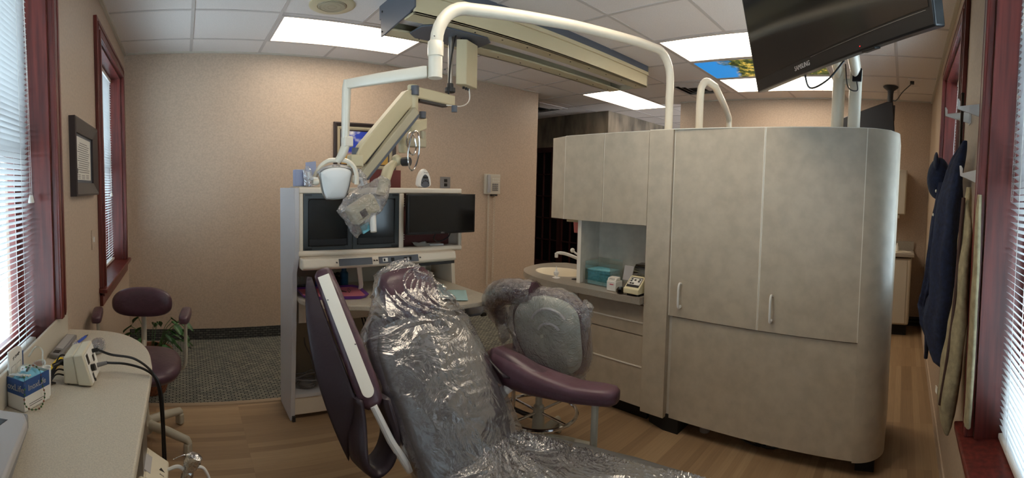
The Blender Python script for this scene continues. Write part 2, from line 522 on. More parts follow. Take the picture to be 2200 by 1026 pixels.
struct(MB().bx(-1.2, 8.2, -1.2, 2.88, -0.1, 0).build('floor', 'wood', smooth=False))
struct(MB().bx(-1.2, 8.2, 2.88, 8.2, -0.1, 0.004).build('floor_carpet', 'carpet', smooth=False))
struct(MB().prism([(XL, 2.86, 0), (XL, 2.905, 0.0), (XL, 2.9, 0.008), (XL, 2.865, 0.008)], (XF - XL, 0, 0)).build('trim_1', mat('reducer_strip', (150, 128, 102), .5)))
struct(MB().bx(-1.2, 8.2, -1.2, 8.2, C, C + 0.1).build('ceiling', 'ceil', smooth=False))

# suspended-ceiling grid bars
mb = MB()
GX, GY, T = 0.083, 0.130, 0.6096
for k in range(-1, 14):
    x = GX + k * T
    mb.bx(x - 0.012, x + 0.012, YR, 8.0, C - 0.004, C + 0.01)
for k in range(0, 14):
    y = GY + k * T
    mb.bx(XL, 8.0, y - 0.012, y + 0.012, C - 0.003, C + 0.01)
struct(mb.build('trim_2', 'tbar', smooth=False))
# wall angle moulding
mb = MB()
mb.bx(XL, XL + 0.022, YR, YB, C - 0.02, C).bx(XL, XF, YR, YR + 0.022, C - 0.02, C)
mb.bx(XL, 4.0, YB - 0.022, YB, C - 0.012, C).bx(XF - 0.02, XF, YR, 2.88, C - 0.012, C)
struct(mb.build('trim_3', 'beigeplain', smooth=False))

def wall_x(name, xa, xb, y0, y1, z1, holes, m):
    """wall slab between xa and xb spanning y with window holes (y0,y1,z0,z1)"""
    mb = MB(); y = y0
    for (a, b, c, d) in sorted(holes):
        mb.bx(xa, xb, y, a, 0, z1); mb.bx(xa, xb, a, b, 0, c - .028); mb.bx(xa, xb, a, b, d, z1); y = b
    mb.bx(xa, xb, y, y1, 0, z1)
    return struct(mb.build(name, m, smooth=False))
def wall_y(name, ya, yb, x0, x1, z1, holes, m):
    mb = MB(); x = x0
    for (a, b, c, d) in sorted(holes):
        mb.bx(x, a, ya, yb, 0, z1); mb.bx(a, b, ya, yb, 0, c - .028); mb.bx(a, b, ya, yb, d, z1); x = b
    mb.bx(x, x1, ya, yb, 0, z1)
    return struct(mb.build(name, m, smooth=False))

HL = [(0.72, 1.74, 0.79, 2.32), (2.80, 3.84, 0.80, 2.32)]
HR = [(0.42, 1.46, 0.655, 2.32), (2.24, 3.36, 0.82, 2.32)]
wall_x('wall_left', XL - 0.2, XL, YR - 0.2, YB + 0.1, C, HL, 'wall')
wall_y('wall_right', YR - 0.2, YR, XL, XF + 0.2, C, HR, 'wallr')
struct(MB().bx(XL - 0.1, 4.0, YB, YB + 0.12, 0, C).build('wall_back', 'wall', smooth=False))
struct(MB().bx(XF, XF + 0.13, YR, 2.88, 0, C).build('wall_far', 'wall', smooth=False))
mb = MB().bx(5.46, 5.60, 4.30, 8.0, 0, C).bx(5.46, 8.0, 4.16, 4.30, 0, C)
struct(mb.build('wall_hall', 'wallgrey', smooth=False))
mb = MB().bx(-1.2, 8.2, 8.0, 8.15, 0, C).bx(8.0, 8.15, -1.2, 8.0, 0, C).bx(-1.2, -0.8, 4.27, 8.0, 0, C)
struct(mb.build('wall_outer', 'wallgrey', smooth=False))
struct(MB().bx(XL, 4.0, YB - 0.012, YB, 0, 0.105).build('baseboard_back', 'carpetbase', smooth=False))
struct(MB().bx(XF - 0.012, XF, YR, 2.88, 0, 0.105).build('baseboard_far', 'carpetbase', smooth=False))
struct(MB().bx(1.0, XF, YR, YR + 0.008, 0, 0.09).build('baseboard_right', 'wallr', smooth=False))

def window(idx, axis, pos, sgn, a0, a1, z0, z1, apron=True, stool=0.05, zc=None):
    """window in a wall plane. axis 'x': plane x=pos, span along y; sgn: direction out of the room"""
    def B(mb, n0, n1, s0, s1, q0, q1):     # n: distance outward from the wall face
        u0, u1 = sorted((pos + sgn * n0, pos + sgn * n1))
        if axis == 'x': mb.bx(u0, u1, s0, s1, q0, q1)
        else: mb.bx(s0, s1, u0, u1, q0, q1)
        return mb
    t = 0.1
    loc = (pos, (a0 + a1) / 2, z0) if axis == 'x' else ((a0 + a1) / 2, pos, z0)
    root = sobj('window_%d' % idx, loc)
    # casing with a stepped profile
    mb = MB()
    for (n0, n1, e0, e1) in ((-0.022, 0, 0.0, t), (-0.030, -0.02, 0.0, 0.035), (-0.027, -0.02, 0.062, 0.074)):
        B(mb, n0, n1, a0 - e1, a0 - e0, zc or z0, z1 + e1)
        B(mb, n0, n1, a1 + e0, a1 + e1, zc or z0, z1 + e1)
        B(mb, n0, n1, a0 - e0, a1 + e0, z1 + e0, z1 + e1)
    mb.build('window_casing', 'mahog', root, bevel=0.003)
    mb = MB()
    B(mb, 0, 0.18, a0, a0 + 0.014, z0, z1); B(mb, 0, 0.18, a1 - 0.014, a1, z0, z1); B(mb, 0, 0.18, a0 + 0.014, a1 - 0.014, z1 - 0.014, z1)
    mb.build('window_jamb', 'mahog', root)
    mb = MB()
    B(mb, -stool, 0.18, a0 - (t + 0.02 if apron else 0), a1 + (t + 0.02 if apron else 0), z0 - 0.028, z0)
    mb.build('window_sill', 'mahog', root, bevel=0.006)
    if apron:
        mb = MB()
        B(mb, -0.02, 0, a0 - t, a1 + t, z0 - 0.11, z0 - 0.028); B(mb, -0.03, 0, a0 - t, a1 + t, z0 - 0.05, z0 - 0.028)
        mb.build('window_apron', 'mahog', root, bevel=0.003)
    mb = MB()
    zm = (z0 + z1) / 2
    for (q0, q1, nn) in ((z0, zm + 0.02, 0.135), (zm - 0.02, z1 - 0.014, 0.16)):
        B(mb, nn, nn + 0.03, a0 + 0.014, a0 + 0.055, q0, q1); B(mb, nn, nn + 0.03, a1 - 0.055, a1 - 0.014, q0, q1)
        B(mb, nn, nn + 0.03, a0 + 0.055, a1 - 0.055, q0, q0 + 0.045); B(mb, nn, nn + 0.03, a0 + 0.055, a1 - 0.055, q1 - 0.04, q1)
    mb.build('window_sash', 'mahog', root)
    mb = MB()
    B(mb, 0.148, 0.151, a0 + 0.05, a1 - 0.05, z0 + 0.04, zm); B(mb, 0.173, 0.176, a0 + 0.05, a1 - 0.05, zm, z1 - 0.05)
    mb.build('window_pane', 'glass', root, smooth=False)
    return root

window(1, 'x', XL, -1, *HL[0], apron=False, stool=0.0, zc=0.882)
window(2, 'x', XL, -1, *HL[1])
window(3, 'y', YR, -1, *HR[0])
window(4, 'y', YR, -1, *HR[1])

def blind(axis, pos, sgn, a0, a1, z0, z1, label, tilt=32, dist=0.09, wand=None, cord=None, cordlen=0.8, wandlen=0.6):
    a0 += 0.02; a1 -= 0.02
    def P(n, s_, z): return Vector((pos + sgn * n, s_, z)) if axis == 'x' else Vector((s_, pos + sgn * n, z))
    base = P(dist, (a0 + a1) / 2, z0)
    t = thing('window_blind', label, 'blind', tuple(base), 0, None)
    def B(mb, n0, n1, s0, s1, q0, q1):
        u0, u1 = sorted((pos + sgn * n0, pos + sgn * n1))
        if axis == 'x': mb.bx(u0, u1, s0, s1, q0, q1)
        else: mb.bx(s0, s1, u0, u1, q0, q1)
        return mb
    B(MB(), dist - 0.015, dist + 0.015, a0, a1, z1 - 0.045, z1 - 0.015).build('head_rail', 'wplastic', t, bevel=0.002)
    B(MB(), dist - 0.013, dist + 0.013, a0, a1, z0 + 0.005, z0 + 0.022).build('bottom_rail', 'wplastic', t, bevel=0.003)
    mb = MB(); z = z0 + 0.04; w2 = 0.0135; th = R_(tilt)
    while z < z1 - 0.05:
        pr = []
        for k in range(5):
            q = -1 + k / 2.0
            n = dist + q * w2 * math.cos(th); zz = z - q * w2 * math.sin(th) + 0.0022 * (1 - q * q)
            pr.append((n, zz))
        fn = [P(n, a0, zz) for n, zz in pr] + [P(n, a1, zz) for n, zz in pr]
        fs = [(k, k + 1, k + 6, k + 5) for k in range(4)]
        mb.add(fn, fs)
        z += 0.0205
    mb.build('slats', 'blind', t, ang=80)
    mb = MB()
    for f in (0.12, 0.5, 0.88):
        s_ = a0 + (a1 - a0) * f
        for n in (dist - 0.0145, dist + 0.0145):
            mb.tube([P(n, s_, z0 + 0.02), P(n, s_, z1 - 0.04)], 0.0007, 4)
    mb.build('ladder_cord', 'wplastic', t)
    if wand is not None:
        mb = MB().tube([P(dist - 0.03, wand, z1 - 0.05), P(dist - 0.035, wand, z1 - 0.05 - wandlen)], 0.004, 6)
        mb.build('tilt_wand', 'acryl', t)
    if cord is not None:
        mb = MB()
        for d in (-0.004, 0.006):
            mb.tube(spline([P(dist - 0.02, cord, z1 - 0.04), P(dist - 0.028, cord + d, z1 - cordlen * .5), P(dist - 0.03, cord + d * 2, z1 - cordlen)], 6), 0.0009, 5)
        c = mb.build('pull_cord', 'wplastic', t)
        for d in (-0.008, 0.012):
            MB().lathe(P(dist - 0.03, cord + d, z1 - cordlen - 0.03), [(0.008, 0), (0.009, 0.004), (0.006, 0.02), (0.003, 0.03)], 10).build('tassel', 'wplastic', c)
    return t
blind('x', XL, -1, *HL[0], 'white slatted blind in the near left window above the counter', cord=1.66, cordlen=0.94)
blind('x', XL, -1, *HL[1], 'white slatted blind in the narrow far left window beyond the framed certificate', cord=3.62, cordlen=0.95)
blind('y', YR, -1, *HR[0], 'bright slatted blind in the near right window at the picture edge', wand=1.33, wandlen=0.85)
blind('y', YR, -1, *HR[1], 'slatted blind in the far right window behind the hanging coats', cord=3.2)

# ------------------------------------------------------------------ ceiling fittings
def ceiling_light(x0, x1, y0, y1, label):
    t = thing('ceiling_light', label, 'ceiling light', ((x0 + x1) / 2, (y0 + y1) / 2, C - 0.012), 0, None)
    mb = MB(); f = 0.022
    mb.bx(x0, x1, y0, y0 + f, C - 0.008, C + 0.02).bx(x0, x1, y1 - f, y1, C - 0.008, C + 0.02)
    mb.bx(x0, x0 + f, y0 + f, y1 - f, C - 0.008, C + 0.02).bx(x1 - f, x1, y0 + f, y1 - f, C - 0.008, C + 0.02)
    mb.build('frame', 'tbar', t)
    MB().bx(x0 + f, x1 - f, y0 + f, y1 - f, C - 0.005, C - 0.001).build('diffuser', 'panel', t, smooth=False)
    return t
g = lambda k: GX + k * T
h = lambda k: GY + k * T
ceiling_light(g(1) + .012, g(3) - .012, h(5) + .03, h(6) - .0, 'bright ceiling light panel above the phone wall, left of the ceiling track')
ceiling_light(g(5) + .012, g(6) - .012, h(1) + .012, h(3) - .012, 'bright ceiling light panel partly hidden by the tilted television')
ceiling_light(g(7) + .012, g(8) - .012, h(1) + .012, h(3) - .012, 'bright ceiling light panel beyond the tree picture panel, behind the television')
ceiling_light(g(7) + .012, g(9) - .012, h(5) + .012, h(6) - .012, 'bright ceiling light panel over the hallway beyond the end of the ceiling track')
ceiling_light(g(1) + .012, g(3) - .012, h(1) + .012, h(2) - .012, 'ceiling light panel over the dental chair, above the top edge of the photo')
t = thing('ceiling_light', 'backlit ceiling panel printed with blue sky and yellow green trees', 'ceiling light', (g(6.5), h(2), C - .012))
x0, x1, y0, y1, f = g(6) + .012, g(7) - .012, h(1) + .012, h(3) - .012, .018
mb = MB().bx(x0, x1, y0, y0 + f, C - .008, C + .02).bx(x0, x1, y1 - f, y1, C - .008, C + .02).bx(x0, x0 + f, y0 + f, y1 - f, C - .008, C + .02).bx(x1 - f, x1, y0 + f, y1 - f, C - .008, C + .02)
mb.build('frame', 'tbar', t)
MB().bx(x0 + f, x1 - f, y0 + f, y1 - f, C - .005, C - .001).build('diffuser', 'tree', t, smooth=False)

t = thing('ceiling_speaker', 'round cream ceiling speaker with perforated grille near the left light panel', 'speaker', (.985, 2.95, C - .02))
MB().lathe((.985, 2.95, C), [(.155, 0), (.155, -.006), (.145, -.012), (.10, -.012), (.098, -.004)], 40).build('bezel', 'xray', t)
mb = MB().lathe((.985, 2.95, C - .004), [(.098, 0), (.095, -.010), (.06, -.014), (.02, -.014), (.001, -.014)], 40)
for r_ in (.03, .06, .085):
    mb.tube([(.985 + r_ * math.cos(a * PI / 16), 2.95 + r_ * math.sin(a * PI / 16), C - .0175) for a in range(32)], .002, 5, closed=True)
mb.build('grille', 'xrayd', t)

def vent(cx, cy, sz, label, rz=0):
    t = thing('ceiling_vent', label, 'vent', (cx, cy, C - .02), 0, None)
    mb = MB(); s_ = sz / 2
    mb.bx(cx - s_, cx + s_, cy - s_, cy - s_ + .03, C - .01, C).bx(cx - s_, cx + s_, cy + s_ - .03, cy + s_, C - .01, C)
    mb.bx(cx - s_, cx - s_ + .03, cy - s_ + .03, cy + s_ - .03, C - .01, C).bx(cx + s_ - .03, cx + s_, cy - s_ + .03, cy + s_ - .03, C - .01, C)
    mb.build('frame', 'tbar', t)
    for k in range(1, 4):
        q = s_ - .03 - k * .055
        if q < .03: break
        mb = MB()
        for (sx, sy) in ((1, 0), (-1, 0), (0, 1), (0, -1)):
            o_, i_ = q + .045, q + .01
            if sx:
                mb.add([(cx + sx * o_, cy - o_, C - .004), (cx + sx * o_, cy + o_, C - .004), (cx + sx * i_, cy + i_, C - .022), (cx + sx * i_, cy - i_, C - .022)], [(0, 1, 2, 3)])
            else:
                mb.add([(cx - o_, cy + sy * o_, C - .004), (cx + o_, cy + sy * o_, C - .004), (cx + i_, cy + sy * i_, C - .022), (cx - i_, cy + sy * i_, C - .022)], [(0, 1, 2, 3)])
        mb.build('louver', 'tbar', t, smooth=False, solid=.002)
    MB().bx(cx - s_ + .03, cx + s_ - .03, cy - s_ + .03, cy + s_ - .03, C - .002, C).build('backing', 'blackm', t)
vent(4.66, 2.30, .56, 'square ceiling air vent beyond the two curved white posts')
vent(4.72, 4.86, .58, 'dark square ceiling vent in the hallway past the phone wall')

# ------------------------------------------------------------------ x-ray unit on its ceiling track
t = thing('ceiling_track', 'long beige ceiling track with slate end plate that carries the x-ray arm', 'ceiling track', (2.5, 2.62, 2.40), 0, None)
ya, yb, zb, xa, xb = 2.39, 2.84, 2.405, 1.30, 3.72
mb = MB()
for (y0, y1, z0, z1) in ((ya, ya + .02, zb, C - .07), (yb - .02, yb, zb, C - .07), (ya, ya + .13, zb, zb + .014), (yb - .13, yb, zb, zb + .014), (ya - .015, ya + .02, C - .085, C - .055), (yb - .02, yb + .015, C - .085, C - .055)):
    mb.bx(xa, xb, y0, y1, z0, z1)
mb.build('rail_housing', 'xray', t, bevel=.003)
MB().bx(xa, xb, ya + .13, yb - .13, zb + .05, zb + .06).build('inner_channel', 'ceil', t)
MB().bx(xa + .01, xb, ya - .01, ya + .02, C - .055, C).bx(xa + .01, xb, yb - .02, yb + .01, C - .055, C).build('mounting_strip', 'slate', t)
mb = MB().prism([(xa - .012, ya - .02, C), (xa - .012, yb + .02, C), (xa - .012, yb + .02, C - .09), (xa - .012, yb - .005, C - .09), (xa - .012, yb - .005, zb - .012), (xa - .012, yb - .06, zb - .012), (xa - .012, ya + .05, zb + .015), (xa - .012, ya - .02, zb + .03)], (.012, 0, 0))
o = mb.build('end_plate', 'slate', t, bevel=.002)
MB().bx(xb, xb + .008, ya - .015, yb + .015, C - .085, C).bx(xb, xb + .008, ya, yb, zb, C - .085).build('end_cap', 'xrayd', t)
for k in range(10):
    for y in (ya + .06, yb - .06):
        MB().lathe((1.55 + k * .23, y, zb - .003), [(.005, 0), (.006, .003)], 8).build('bolt', 'blackm', t)
for (y, z) in ((yb - .03, 2.55), (yb - .03, 2.42), (ya + .05, 2.55)):
    MB().cyl((xa - .016, y, z), (xa - .011, y, z), .006, n=8).build('bolt', 'blackm', t)

t = thing('xray_unit', 'beige folding x-ray arm hanging from the ceiling track with plastic wrapped head', 'x-ray machine', (1.70, 2.6, 1.0))
P = [(x, y, zb - .012) for x, y in ((1.50, 2.47), (1.90, 2.47), (1.97, 2.53), (1.97, 2.69), (1.90, 2.75), (1.50, 2.75), (1.43, 2.69), (1.43, 2.53))]
MB().prism(P, (0, 0, .011)).build('trolley_plate', 'slate', t, bevel=.002)
mb = MB().cyl((1.69, 2.6, 2.40), (1.69, 2.6, 2.06), .016).build('hanging_post', 'alu', t)
MB().lathe((1.69, 2.6, 2.03), [(.030, 0), (.036, .004), (.036, .03), (.024, .034), (.022, .06)], 20).build('pivot_collar', 'dark', t)
hb = MB().prism([(1.715, 2.57, 2.085), (1.775, 2.53, 2.085), (1.915, 2.60, 2.085), (1.865, 2.68, 2.085)], (0, 0, .295)).build('control_box', 'xray', t, bevel=.005)
for k in range(3):
    MB().cyl((1.80 + k * .03, 2.60 + k * .012, 2.07), (1.80 + k * .03, 2.60 + k * .012, 2.09), .009, n=10).build('socket', 'dark', hb)
MB().tube(spline([(1.86, 2.62, 2.09), (1.85, 2.60, 2.0), (1.76, 2.56, 1.945), (1.62, 2.53, 1.93)], 6), .004, 6).build('cable', 'wplastic', t)
MB().tube(spline([(1.76, 2.58, 2.39), (1.74, 2.56, 2.43), (1.70, 2.55, 2.40), (1.665, 2.56, 2.2), (1.66, 2.57, 2.0)], 6), .006, 6).build('cable', 'black', t)
# horizontal arm
E1 = Vector((1.355, 2.50, 0)); A0 = Vector((1.70, 2.6, 0)); d = (A0 - E1).normalized(); nrm = Vector((-d.y, d.x, 0))
MB().ob((A0 + E1) / 2 + Vector((0, 0, 1.975)), d * .19, nrm * .030, (0, 0, .035)).build('upper_arm', 'xray', t, bevel=.008)
MB().ob((A0 + E1) / 2 + Vector((0, 0, 1.934)) - d * .01, d * .13, nrm * .022, (0, 0, .008)).build('cable_cover', 'dark', t)
MB().lathe((1.355, 2.50, 1.83), [(.032, 0), (.034, .005), (.034, .185), (.028, .19)], 20).build('elbow_joint', 'xray', t)
MB().cyl((1.355, 2.475, 1.955), (1.355, 2.475, 2.01), .026).build('knob', 'slate', t)
MB().cyl((1.655, 2.49, 1.885), (1.655, 2.49, 1.925), .019).build('knob', 'slate', t)
# long parallelogram arm
A = Vector((1.335, 2.50, 1.965)); B = Vector((.935, 2.36, 1.555)); ax = (B - A).normalized(); sd = Vector((-ax.y, ax.x, 0)).normalized(); up = ax.cross(sd)
if up.z < 0: up = -up
P = [A - ax * .02 + up * .018, A + ax * .035 + up * .042, B - ax * .06 + up * .042, B + up * .03, B + ax * .02 - up * .01, B - up * .05, A + ax * .05 - up * .05, A - ax * .02 - up * .035]
MB().prism([p + sd * -.026 for p in P], sd * .052).build('long_arm', 'xray', t, bevel=.008)
MB().ob((A + B) / 2 - up * .052 + ax * .04, ax * .24, sd * .020, up * .007).build('arm_cover', 'dark', t)
MB().cyl((.925, 2.36, 1.57), (.925, 2.36, 1.61), .020).build('knob', 'slate', t)
o = MB().bx(.885, .965, 2.33, 2.39, 1.505, 1.572).build('elbow_block', 'xray', t, bevel=.008)
# folded lower arm
A2 = Vector((.965, 2.36, 1.455)); B2 = Vector((1.325, 2.42, 1.85)); ax = (B2 - A2).normalized(); sd = Vector((-ax.y, ax.x, 0)).normalized(); up = ax.cross(sd)
if up.z < 0: up = -up
MB().ob((A2 + B2) / 2, ax * .275, sd * .024, up * .024).build('folded_arm', 'xrayd', t, bevel=.006)
MB().ob((A2 + B2) / 2 - up * .026, ax * .265, sd * .022, up * .012).build('arm_cover', 'slate', t, bevel=.003)
# wrist stack
MB().lathe((1.355, 2.50, 1.79), [(.024, 0), (.024, .04)], 16).build('spacer', 'xrayd', t)
MB().prism([(1.325, 2.47, 1.80), (1.385, 2.47, 1.80), (1.455, 2.49, 1.83), (1.455, 2.53, 1.83), (1.385, 2.53, 1.80), (1.325, 2.53, 1.80)], (0, 0, -.07)).build('wrist_block', 'xray', t, bevel=.008)
MB().cyl((1.425, 2.50, 1.825), (1.425, 2.50, 1.865), .022).build('knob', 'slate', t)
MB().cyl((1.43, 2.50, 1.69), (1.43, 2.50, 1.745), .019).build('spacer', 'xrayd', t)
MB().ob((1.345, 2.47, 1.668), (.085, .02, 0), (-.007, .028, 0), (0, 0, .028)).build('short_link', 'xrayd', t, bevel=.008)
MB().lathe((1.262, 2.45, 1.60), [(.022, 0), (.026, .01), (.026, .10), (.02, .11)], 16).build('wrist_post', 'xray', t)
MB().cyl((1.262, 2.45, 1.71), (1.262, 2.45, 1.765), .017).build('knob', 'slate', t)
yk = MB().ell((1.215, 2.43, 1.555), (.034, .034, .034), 16, 10).build('ball_joint', 'xray', t)
MB().cyl((1.24, 2.40, 1.545), (1.262, 2.36, 1.545), .026).build('knob', 'dark', yk)
# chrome ring handles
for (cx, cz, rx, rz, tl) in ((1.29, 1.61, .042, .115, .10), (1.275, 1.65, .034, .065, -.12)):
    pts = [(cx + rx * math.cos(a * PI / 18) + tl * rz * math.sin(a * PI / 18), 2.36 + .012 * math.cos(a * PI / 18), cz + rz * math.sin(a * PI / 18)) for a in range(36)]
    MB().tube(pts, .005, 8, closed=True).build('ring_handle', 'chrome', t)
MB().tube([(1.20, 2.43, 1.545), (1.14, 2.39, 1.50), (1.10, 2.36, 1.42), (1.07, 2.34, 1.36)], [.024, .036, .034, .030], 14, flat=.7).build('neck', 'xray', t)
# tube head
hd = MB()
c = Vector((.945, 2.30, 1.275)); ax = Vector((.86, .1, .50)).normalized(); sy = Vector((0, 1, 0)); az = ax.cross(sy).normalized(); sy = az.cross(ax)
hd.ob(c, ax * .085, sy * .045, az * .055)
hd.build('tube_head', 'xray', t, bevel=.022, seg=4)
MB().cyl(c - az * -.02 + Vector((.055, -.03, -.04)), c + Vector((.04, -.06, -.12)), .020, .017).build('cone', 'wplastic', t)
MB().ob(c + Vector((-.01, -.045, -.02)), ax * .02, sy * .003, az * .02).build('marking', 'inkd', t)
MB().ob(c + Vector((.01, -.02, -.10)), (.022, 0, .012), (0, .008, 0), (-.008, 0, .02)).build('strap', 'tealpaper', t)
# bag over the head
def bagrings(path, nseg=26, amp=.010, fr=26):
    rs = []
    for (c_, rx, ry, ax_) in path:
        c_ = Vector(c_); ax_ = Vector(ax_).normalized(); u = Vector((0, 1, 0)); v = ax_.cross(u).normalized()
        ring = []
        for j in range(nseg):
            a = 2 * PI * j / nseg
            p = c_ + v * rx * math.cos(a) + u * ry * math.sin(a)
            k = nz(p, fr) * amp + nz(p, fr * 2.6, 5) * amp * .5
            ring.append(p + (p - c_).normalized() * k)
        rs.append(ring)
    return rs
def interp(path, n):
    out = []
    for i in range(len(path) - 1):
        for k in range(n):
            f_ = k / n; a, b = path[i], path[i + 1]
            out.append((Vector(a[0]).lerp(Vector(b[0]), f_), a[1] + (b[1] - a[1]) * f_, a[2] + (b[2] - a[2]) * f_, Vector(a[3]).lerp(Vector(b[3]), f_)))
    out.append(path[-1]); return out
path = [((1.10, 2.34, 1.44), .035, .045, (-.5, 0, -.8)), ((1.045, 2.32, 1.37), .075, .06, (-.7, 0, -.7)), ((.96, 2.30, 1.31), .105, .075, (-.5, 0, -.8)),
        ((.915, 2.30, 1.255), .115, .07, (-.1, 0, -1)), ((.92, 2.29, 1.20), .070, .045, (0, 0, -1)), ((.915, 2.29, 1.15), .035, .02, (0, 0, -1)), ((.91, 2.29, 1.12), .006, .005, (0, 0, -1))]
MB().rings(bagrings(interp(path, 8), 40, .014, 22)).build('plastic_bag', 'film2', t, ang=60)

# ------------------------------------------------------------------ dental operating light on its bent post
t = thing('dental_light', 'cream dental lamp on a long bent post rising from the tall cabinet partition', 'dental light', (2.45, 1.405, 1.765))
pts = [(2.45, 1.405, 1.773), (2.45, 1.405, 2.05)]
for k in range(1, 9):
    a = PI / 2 * k / 8
    pts.append((2.45 - .15 * (1 - math.cos(a)), 1.405, 2.08 + .15 * math.sin(a)))
pts += [(2.1, 1.415, 2.215), (1.6, 1.44, 2.155), (1.16, 1.475, 2.10)]
for k in range(0, 9):
    a = PI / 2 * k / 8
    pts.append((1.06 - .155 * math.sin(a), 1.49, 1.935 + .155 * math.cos(a)))
pts.append((.905, 1.495, 1.86))
MB().tube(pts, .0245, 20).build('post', 'pipew', t, ang=60)
MB().lathe((2.45, 1.405, 1.7725), [(.04, 0), (.04, .008), (.027, .012)], 24).build('base_collar', 'pipew', t)
MB().lathe((.905, 1.495, 1.885), [(.026, -.002), (.030, 0), (.030, .052), (.026, .056)], 28).build('collar', 'pipew', t, ang=50)
o = MB().lathe((.905, 1.495, 1.805), [(.027, 0), (.027, .082)], 28).build('hub', 'pipew', t)
MB().cyl((.925, 1.465, 1.835), (.93, 1.462, 1.835), .003, n=8).build('screw', 'dark', o)
MB().cyl((.885, 1.471, 1.95), (.882, 1.469, 1.95), .002, n=8).build('screw', 'dark', o)
Ea = Vector((.662, 1.775, 1.815)); Ha = Vector((.898, 1.505, 1.835))
d = (Ea - Ha).normalized(); s_ = Vector((-d.y, d.x, 0)).normalized(); u_ = s_.cross(d)
if u_.z < 0: u_ = -u_
L_ = (Ea - Ha).length
MB().rings([[Ha + d * q + s_ * x * k + u_ * z * k for (x, z) in rrect(-.014, .014, -.026, .020, .008, 3)] for q, k in ((.018, .9), (.03, 1), (L_ * .6, .95), (L_, .85), (L_ + .012, .6))]).build('swing_arm', 'pipew', t, ang=50)
mb = MB().tube([(.662, 1.78, 1.83), (.660, 1.785, 1.80), (.662, 1.80, 1.70), (.668, 1.82, 1.60)], [.016, .019, .018, .017], 14)
mb.build('drop_arm', 'pipew', t, ang=60)
MB().ob((.676, 1.82, 1.585), (.021, .004, 0), (-.004, .016, 0), (0, 0, .022)).build('joint_block', 'pipew', t, bevel=.005)
MB().tube([(.672, 1.82, 1.575), (.660, 1.825, 1.54), (.648, 1.83, 1.515), (.635, 1.835, 1.50)], [.018, .020, .017, .014], 12).build('yoke_stem', 'pipew', t, ang=60)
yp = [(.545, 1.87, 1.405), (.545, 1.865, 1.43), (.565, 1.855, 1.475), (.60, 1.845, 1.503), (.64, 1.835, 1.507), (.680, 1.825, 1.503), (.706, 1.815, 1.478), (.716, 1.81, 1.44), (.716, 1.81, 1.405)]
MB().tube(spline(yp, 5), .0095, 10).build('yoke', 'pipew', t)
# lamp head: shield shaped housing with white diffuser facing down towards the chair
hn = Vector((.0, -.97, -.22)).normalized(); hx = Vector((.97, -.24, 0)).normalized(); hx = (hx - hn * hx.dot(hn)).normalized(); hy = hn.cross(hx)
if hy.z < 0: hy = -hy
hc = Vector((.632, 1.845, 1.412))
def shield(sc_, off, k=1.0):
    o2 = [(-.070, .050), (-.052, .062), (-.02, .070), (.02, .070), (.052, .062), (.070, .050), (.068, .025), (.058, -.025), (.045, -.062), (.030, -.068), (0, -.070), (-.030, -.068), (-.045, -.062), (-.058, -.025), (-.068, .025)]
    sp = spline([(x, y, 0) for x, y in o2 + [o2[0]]], 3)[:-1]
    return [hc + hx * p.x * sc_ + hy * (p.y * sc_ * k) + hn * off for p in sp]
MB().rings([shield(.55, -.085, .6), shield(.85, -.06, .8), shield(1.0, -.02), shield(1.04, .0), shield(1.03, .006)]).build('lamp_housing', 'pipew', t, ang=50)
MB().rings([shield(.96, .004), shield(.95, .010), shield(.80, .016), shield(.4, .020), shield(.02, .021)]).build('lamp_lens', 'wplastic', t, ang=60)
MB().tube([p + hn * .006 for p in shield(1.0, 0)], .0035, 6, closed=True).build('lens_rim', 'alu', t)
mb = MB().tube(spline([hc + hx * -.078 + hy * .045, hc + hx * -.045 + hy * .066, hc + hx * 0 + hy * .072, hc + hx * .045 + hy * .066, hc + hx * .078 + hy * .045], 5), .007, 8)
mb.build('brow_trim', 'lgrey', t)
text('lettering', 'PELTON',   .010, 'inkd', t, hc + hy * .073 + hn * .0085, hx, hy)
for s2 in (-1, 1):
    MB().lathe(hc + hx * s2 * .088 + hy * .01, [(.012, -.012), (.016, -.005), (.016, .01), (.010, .016)], 14, Matrix.Rotation(R_(90), 4, 'Y')).build('tilt_knob', 'pipew', t)
hp = hc + hx * .108 + hy * .02
MB().rings(bagrings(interp([((hp.x - .01, hp.y, hp.z + .035), .012, .010, (.2, 0, -1)), ((hp.x + .01, hp.y, hp.z), .026, .020, (.2, 0, -1)), ((hp.x + .018, hp.y, hp.z - .035), .022, .018, (.3, 0, -1)), ((hp.x + .02, hp.y, hp.z - .05), .012, .01, (.3, 0, -1))], 5), 16, .006, 50)).build('handle_sleeve', 'film2', t, ang=60)
MB().tube([hp + Vector((-.03, 0, 0)), hp + Vector((.01, 0, -.01)), hp + Vector((.016, 0, -.035))], .009, 8).build('handle', 'wplastic', t)
hp = hc - hx * .108 + hy * .02
MB().tube([hp + Vector((.03, 0, 0)), hp + Vector((-.005, 0, .005)), hp + Vector((-.012, 0, .03))], .009, 8).build('handle', 'wplastic', t)
MB().rings(bagrings(interp([((hp.x, hp.y, hp.z - .03), .008, .010, (0, 0, 1)), ((hp.x - .01, hp.y, hp.z), .020, .018, (0, 0, 1)), ((hp.x - .012, hp.y, hp.z + .04), .016, .014, (0, 0, 1)), ((hp.x - .015, hp.y, hp.z + .055), .006, .006, (0, 0, 1))], 5), 16, .006, 50)).build('handle_sleeve', 'film2', t, ang=60)
